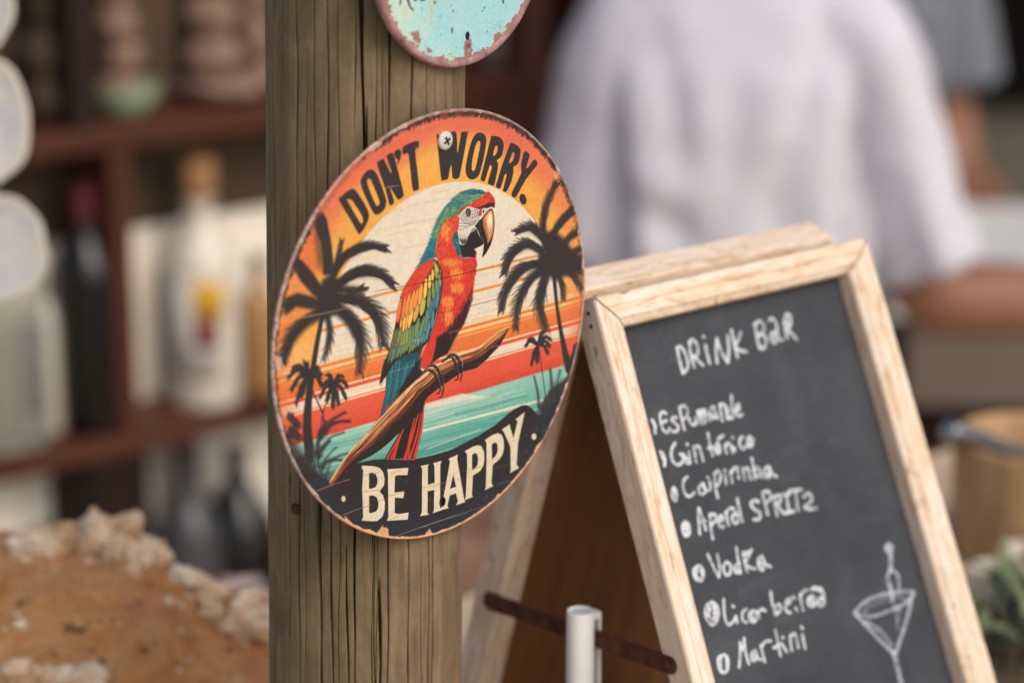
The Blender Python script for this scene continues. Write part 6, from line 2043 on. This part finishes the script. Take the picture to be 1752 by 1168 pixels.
def person(loc, heading, label, shirt_mat, trouser_mat, skin_mat, hair_mat, arms, sleeves, seed, waist=.80, wide=1.0):
    """standing figure facing local +Y. arms: {side: (shoulder, elbow, wrist, finger dir, thumb dir)}"""
    t = thing("person", loc, label, "person", None)
    t.rotation_euler = (0, 0, heading)
    J = {"pelvis": ((0, 0, .93), .125, .095), "belly": ((0, .01, 1.08), .110, .080), "chest": ((0, .005, 1.25), .125, .080), "upper": ((0, .0, 1.36), .095, .055),
         "neck0": ((0, -.01, 1.435), .052), "neck1": ((0, .008, 1.50), .050), "skull": ((0, .015, 1.575), .074, .086), "crown": ((0, .005, 1.645), .066, .078), "chin": ((0, .075, 1.535), .034, .030),
         "nose": ((0, .112, 1.580), .011), "brow": ((0, .070, 1.625), .045, .03)}
    Bn = [("pelvis", "belly"), ("belly", "chest"), ("chest", "upper"), ("upper", "neck0"), ("neck0", "neck1"), ("neck1", "skull"), ("skull", "crown"), ("skull", "chin"), ("skull", "nose"), ("skull", "brow")]
    for s, nm in ((1, "R"), (-1, "L")):
        J[nm + "ear"] = ((s * .082, .0, 1.575), .012, .018); Bn.append(("skull", nm + "ear"))
        J[nm + "hip"] = ((s * .09, 0, .88), .085); J[nm + "knee"] = ((s * .10, .02, .50), .055); J[nm + "calf"] = ((s * .10, -.005, .36), .056); J[nm + "ank"] = ((s * .10, -.02, .09), .036); J[nm + "toe"] = ((s * .115, .15, .03), .030)
        Bn += [("pelvis", nm + "hip"), (nm + "hip", nm + "knee"), (nm + "knee", nm + "calf"), (nm + "calf", nm + "ank"), (nm + "ank", nm + "toe")]
        sh, el, wr, fd, td = arms[nm]
        mid = (np.array(el) + np.array(wr)) / 2 + (np.array(el) - np.array(wr)) * .18
        J[nm + "sh"] = (tuple(np.array(sh) - (0, 0, .012)), .040); J[nm + "el"] = (el, .050); J[nm + "fa"] = (tuple(mid), .053); J[nm + "wr"] = (wr, .027, .024)
        Bn += [("upper", nm + "sh"), (nm + "sh", nm + "el"), (nm + "el", nm + "fa"), (nm + "fa", nm + "wr")]
        hand_bones(J, Bn, nm, nm + "wr", fd, td)
    body = skinned("body", J, Bn, skin_mat, t, "pelvis")
    M_eye = M_blackglass
    for s in (-1, 1):
        e = lump("eye", tuple(loc), (.011, .009, .011), M_eye, t, 1, 0.0, 2)
        e.location = (s * .032, .092, 1.598)
    V, F = loft([oval((0, .086 + .004 * k, 1.545), (1, 0, 0), (0, 0, 1), .024 - .008 * k, .006 - .002 * k, 14) for k in range(3)])
    mo = bpy.data.meshes.new("mouth"); mo.from_pydata([tuple(v) for v in V], [], F); mo.materials.append(M_crim)
    oo = bpy.data.objects.new("mouth", mo); oo.parent = t; oo.location = (0, .018, -.004); COL.objects.link(oo)
    # hair
    bm = bmesh.new(); bmesh.ops.create_uvsphere(bm, u_segments=32, v_segments=20, radius=1)
    for v in list(bm.verts):
        if v.co.z < -.15 - .35 * max(0, -v.co.y) + .9 * max(0, v.co.y - .25):
            bm.verts.remove(v)
    rg = np.random.RandomState(seed)
    for v in bm.verts:
        k = 1 + rg.uniform(-.03, .03)
        v.co = Vector((v.co.x * .088 * k, v.co.y * .104 * k - .003, v.co.z * .088 * k + 1.622))
    hm = bpy.data.meshes.new("hair"); bm.to_mesh(hm); bm.free(); hm.materials.append(hair_mat); hm.polygons.foreach_set("use_smooth", [True] * len(hm.polygons))
    ho = bpy.data.objects.new("hair", hm); ho.parent = t; COL.objects.link(ho)
    so = ho.modifiers.new("thick", 'SOLIDIFY'); so.thickness = .012
    # shirt: torso and sleeves joined and softened into one cloth
    bm = bmesh.new()
    def add(rings):
        V, F = loft(rings)
        vs = [bm.verts.new(Vector(tuple(v))) for v in V]
        for f in F:
            bm.faces.new([vs[i] for i in f])
    X1, Y1 = (1, 0, 0), (0, 1, 0)
    fr = np.random.RandomState(seed * 7 + 1)
    prof = np.array(((waist, .205, .135), (.92, .205, .132), (1.06, .198, .128), (1.20, .200, .130), (1.30, .196, .122), (1.37, .178, .098), (1.415, .140, .074), (1.445, .088, .064), (1.46, .070, .060)))
    # creases on the cloth: from (x, z) to (x, z), depth, half width
    cr = [(.150, 1.30, .118, 1.02, .020, .016), (-.150, 1.30, -.122, 1.06, .018, .016), (.10, 1.37, .06, 1.22, .007, .013), (-.09, 1.37, -.05, 1.20, .007, .014), (.04, 1.20, .09, .90, .010, .020),
          (-.05, 1.15, -.10, .88, .010, .020), (.0, 1.30, -.02, 1.0, .006, .018), (.13, 1.12, .02, 1.02, .008, .014), (-.12, 1.18, -.02, 1.10, .008, .014), (.08, 1.05, .12, .84, .010, .016)]
    rings = []
    zs = list(np.linspace(waist, 1.40, 34)) + [1.415, 1.43, 1.445, 1.46]
    ph = fr.uniform(0, 6, 4)
    for z in zs:
        rx = np.interp(z, prof[:, 0], prof[:, 1]) * wide; ry = np.interp(z, prof[:, 0], prof[:, 2])
        fall = max(0.0, min(1.0, (1.32 - z) / .45))
        out = []
        for k, p in enumerate(oval((0, 0, z), X1, Y1, rx, ry, 72, 2.4)):
            th = 2 * math.pi * k / 72
            m = 1 + fall * (.030 * math.sin(6 * th + ph[0] + z * 3) + .022 * math.sin(11 * th + ph[1] - z * 4) + .012 * math.sin(17 * th + ph[2]))
            for x0, z0, x1, z1, dp, w in cr:
                ex, ez = x1 - x0, z1 - z0
                tq = min(1, max(0, ((p[0] - x0) * ex + (z - z0) * ez) / (ex * ex + ez * ez)))
                dd = math.hypot(p[0] - x0 - tq * ex, z - z0 - tq * ez)
                m -= dp / .12 * math.exp(-(dd / w) ** 2) * (1 - .5 * abs(2 * tq - 1))
                m += dp / .12 * .45 * math.exp(-((dd - w * 2) / w) ** 2)
            out.append(np.array((p[0] * (1 + (m - 1) * .6), p[1] * m, z)))
        rings.append(out)
    add(rings)
    for nm in ("R", "L"):
        pts, rads = sleeves[nm]
        P = smooth([np.array(p, float) for p in pts], 5)
        tt = np.linspace(0, 1, len(P)); ts = np.linspace(0, 1, len(rads))
        ra = np.interp(tt, ts, [q_[0] for q_ in rads]); rb = np.interp(tt, ts, [q_[1] for q_ in rads])
        rings = []
        p3 = fr.uniform(0, 6, 3)
        for i, p in enumerate(P):
            d = P[min(i + 1, len(P) - 1)] - P[max(i - 1, 0)]; d = d / np.linalg.norm(d)
            a = np.cross(d, (0, 1, 0)); a /= np.linalg.norm(a); b = np.cross(d, a)
            u = tt[i]
            ring = []
            for k, q_ in enumerate(oval(p, a, b, ra[i], rb[i], 48)):
                th = 2 * math.pi * k / 48
                m = 1 + u * (.055 * math.sin(4 * th + p3[0] + u * 2) + .04 * math.sin(7 * th + p3[1] - u * 3)) + .02 * math.sin(u * 14 + 2 * math.sin(th + p3[2]))
                ring.append(p + (q_ - p) * m)
            rings.append(ring)
        add(rings)
    bmesh.ops.recalc_face_normals(bm, faces=bm.faces[:])
    sm_ = bpy.data.meshes.new("shirt"); bm.to_mesh(sm_); bm.free(); sm_.materials.append(shirt_mat)
    so_ = bpy.data.objects.new("t_shirt", sm_); so_.parent = t; COL.objects.link(so_)
    r = so_.modifiers.new("weld", 'REMESH'); r.mode = 'VOXEL'; r.voxel_size = .007; r.use_smooth_shade = True
    s = so_.modifiers.new("soft", 'SMOOTH'); s.factor = .5; s.iterations = 4
    tx = bpy.data.textures.new("folds", 'CLOUDS'); tx.noise_scale = .10; tx.noise_depth = 1
    d = so_.modifiers.new("folds", 'DISPLACE'); d.texture = tx; d.strength = .012; d.mid_level = .45; d.texture_coords = 'LOCAL'
    # trousers
    bm = bmesh.new()
    add([oval((0, 0, z), X1, Y1, rx, ry, 28, 2.3) for z, rx, ry in ((.80, .185, .125), (.90, .182, .124), (1.00, .170, .115))])
    for s_ in (-1, 1):
        add([oval((s_ * x, y, z), X1, Y1, r_, r_ * 1.05, 20) for x, y, z, r_ in ((.088, 0, .86, .095), (.10, .01, .60, .080), (.10, .01, .35, .070), (.10, -.01, .10, .062))])
    bmesh.ops.recalc_face_normals(bm, faces=bm.faces[:])
    tm = bpy.data.meshes.new("trousers"); bm.to_mesh(tm); bm.free(); tm.materials.append(trouser_mat)
    to = bpy.data.objects.new("trousers", tm); to.parent = t; COL.objects.link(to)
    r = to.modifiers.new("weld", 'REMESH'); r.mode = 'VOXEL'; r.voxel_size = .014; r.use_smooth_shade = True
    s = to.modifiers.new("soft", 'SMOOTH'); s.factor = .5; s.iterations = 5
    for s_ in (-1, 1):
        sh = lump("shoe", tuple(loc), (.048, .135, .045), trouser_mat, t, 3, .05, 3)
        sh.location = (s_ * .112, .055, .046)
    return t


def skin_material(name, c):
    m, nt, b = new_mat(name, .5, .35)
    f = noise(nt, coords(nt, (1, 1, 1)), 30, 5)
    c = np.array(lin(c))
    link(nt, ramp(nt, f, ((.3, c * .9), (.7, c * 1.08))), b.inputs["Base Color"])
    b.inputs["Subsurface Weight"].default_value = .12
    b.inputs["Subsurface Radius"].default_value = (.02, .008, .004)
    return m


M_skin = skin_material("tanned_skin", (146, 102, 80))
M_skin2 = skin_material("tanned_skin_far", (150, 106, 84))
M_tee = plain("white_cotton", (208, 206, 215), .9, .04, 40.0, .1, .2)
M_tee2 = plain("grey_cotton", (124, 128, 136), .9, .06, 40.0, .1, .2)
M_trs = plain("dark_trousers", (38, 36, 40), .9, .15, 40.0)
M_hair = plain("dark_hair", (36, 26, 20), .6, .3, 200.0)
P1 = np.array((.25, 2.80, 0.0))
person(P1, 0.0, "person in a loose white t-shirt seen from behind, one bare forearm reaching out", M_tee, M_trs, M_skin, M_hair,
       {"R": ((.165, 0, 1.375), (.228, -.02, 1.030), (.50, .03, 1.022), (1, .25, -.05), (0, .3, 1)),
        "L": ((-.140, 0, 1.375), (-.165, .02, 1.10), (-.10, .22, 1.02), (.4, 1, 0), (0, 0, 1))},
       {"R": (((.10, 0, 1.375), (.158, -.01, 1.320), (.196, -.015, 1.21), (.222, -.02, 1.13), (.244, -.02, 1.078)), ((.066, .076), (.066, .090), (.062, .088), (.062, .088), (.066, .090))),
        "L": (((-.09, 0, 1.375), (-.138, 0, 1.30), (-.152, .0, 1.18), (-.160, .0, 1.09)), ((.064, .076), (.062, .088), (.062, .088), (.064, .088)))}, 1, .80, .88)
P2 = np.array((.515, 4.0, 0.0))
person(P2, .1, "person in a grey t-shirt standing behind the white counter", M_tee2, M_trs, M_skin2, M_hair,
       {"R": ((.170, 0, 1.375), (.215, .0, 1.03), (.222, -.08, .962), (0, -1, -.1), (-1, 0, .1)),
        "L": ((-.170, 0, 1.375), (-.215, .0, 1.10), (-.20, -.14, 1.02), (0, -1, -.1), (1, 0, .1))},
       {"R": (((.10, 0, 1.375), (.165, 0, 1.32), (.200, 0, 1.22), (.225, 0, 1.085)), ((.066, .074), (.072, .082), (.078, .082), (.086, .085))),
        "L": (((-.10, 0, 1.375), (-.165, 0, 1.32), (-.200, 0, 1.22), (-.215, 0, 1.145)), ((.060, .068), (.070, .080), (.078, .082), (.084, .085)))}, 2)
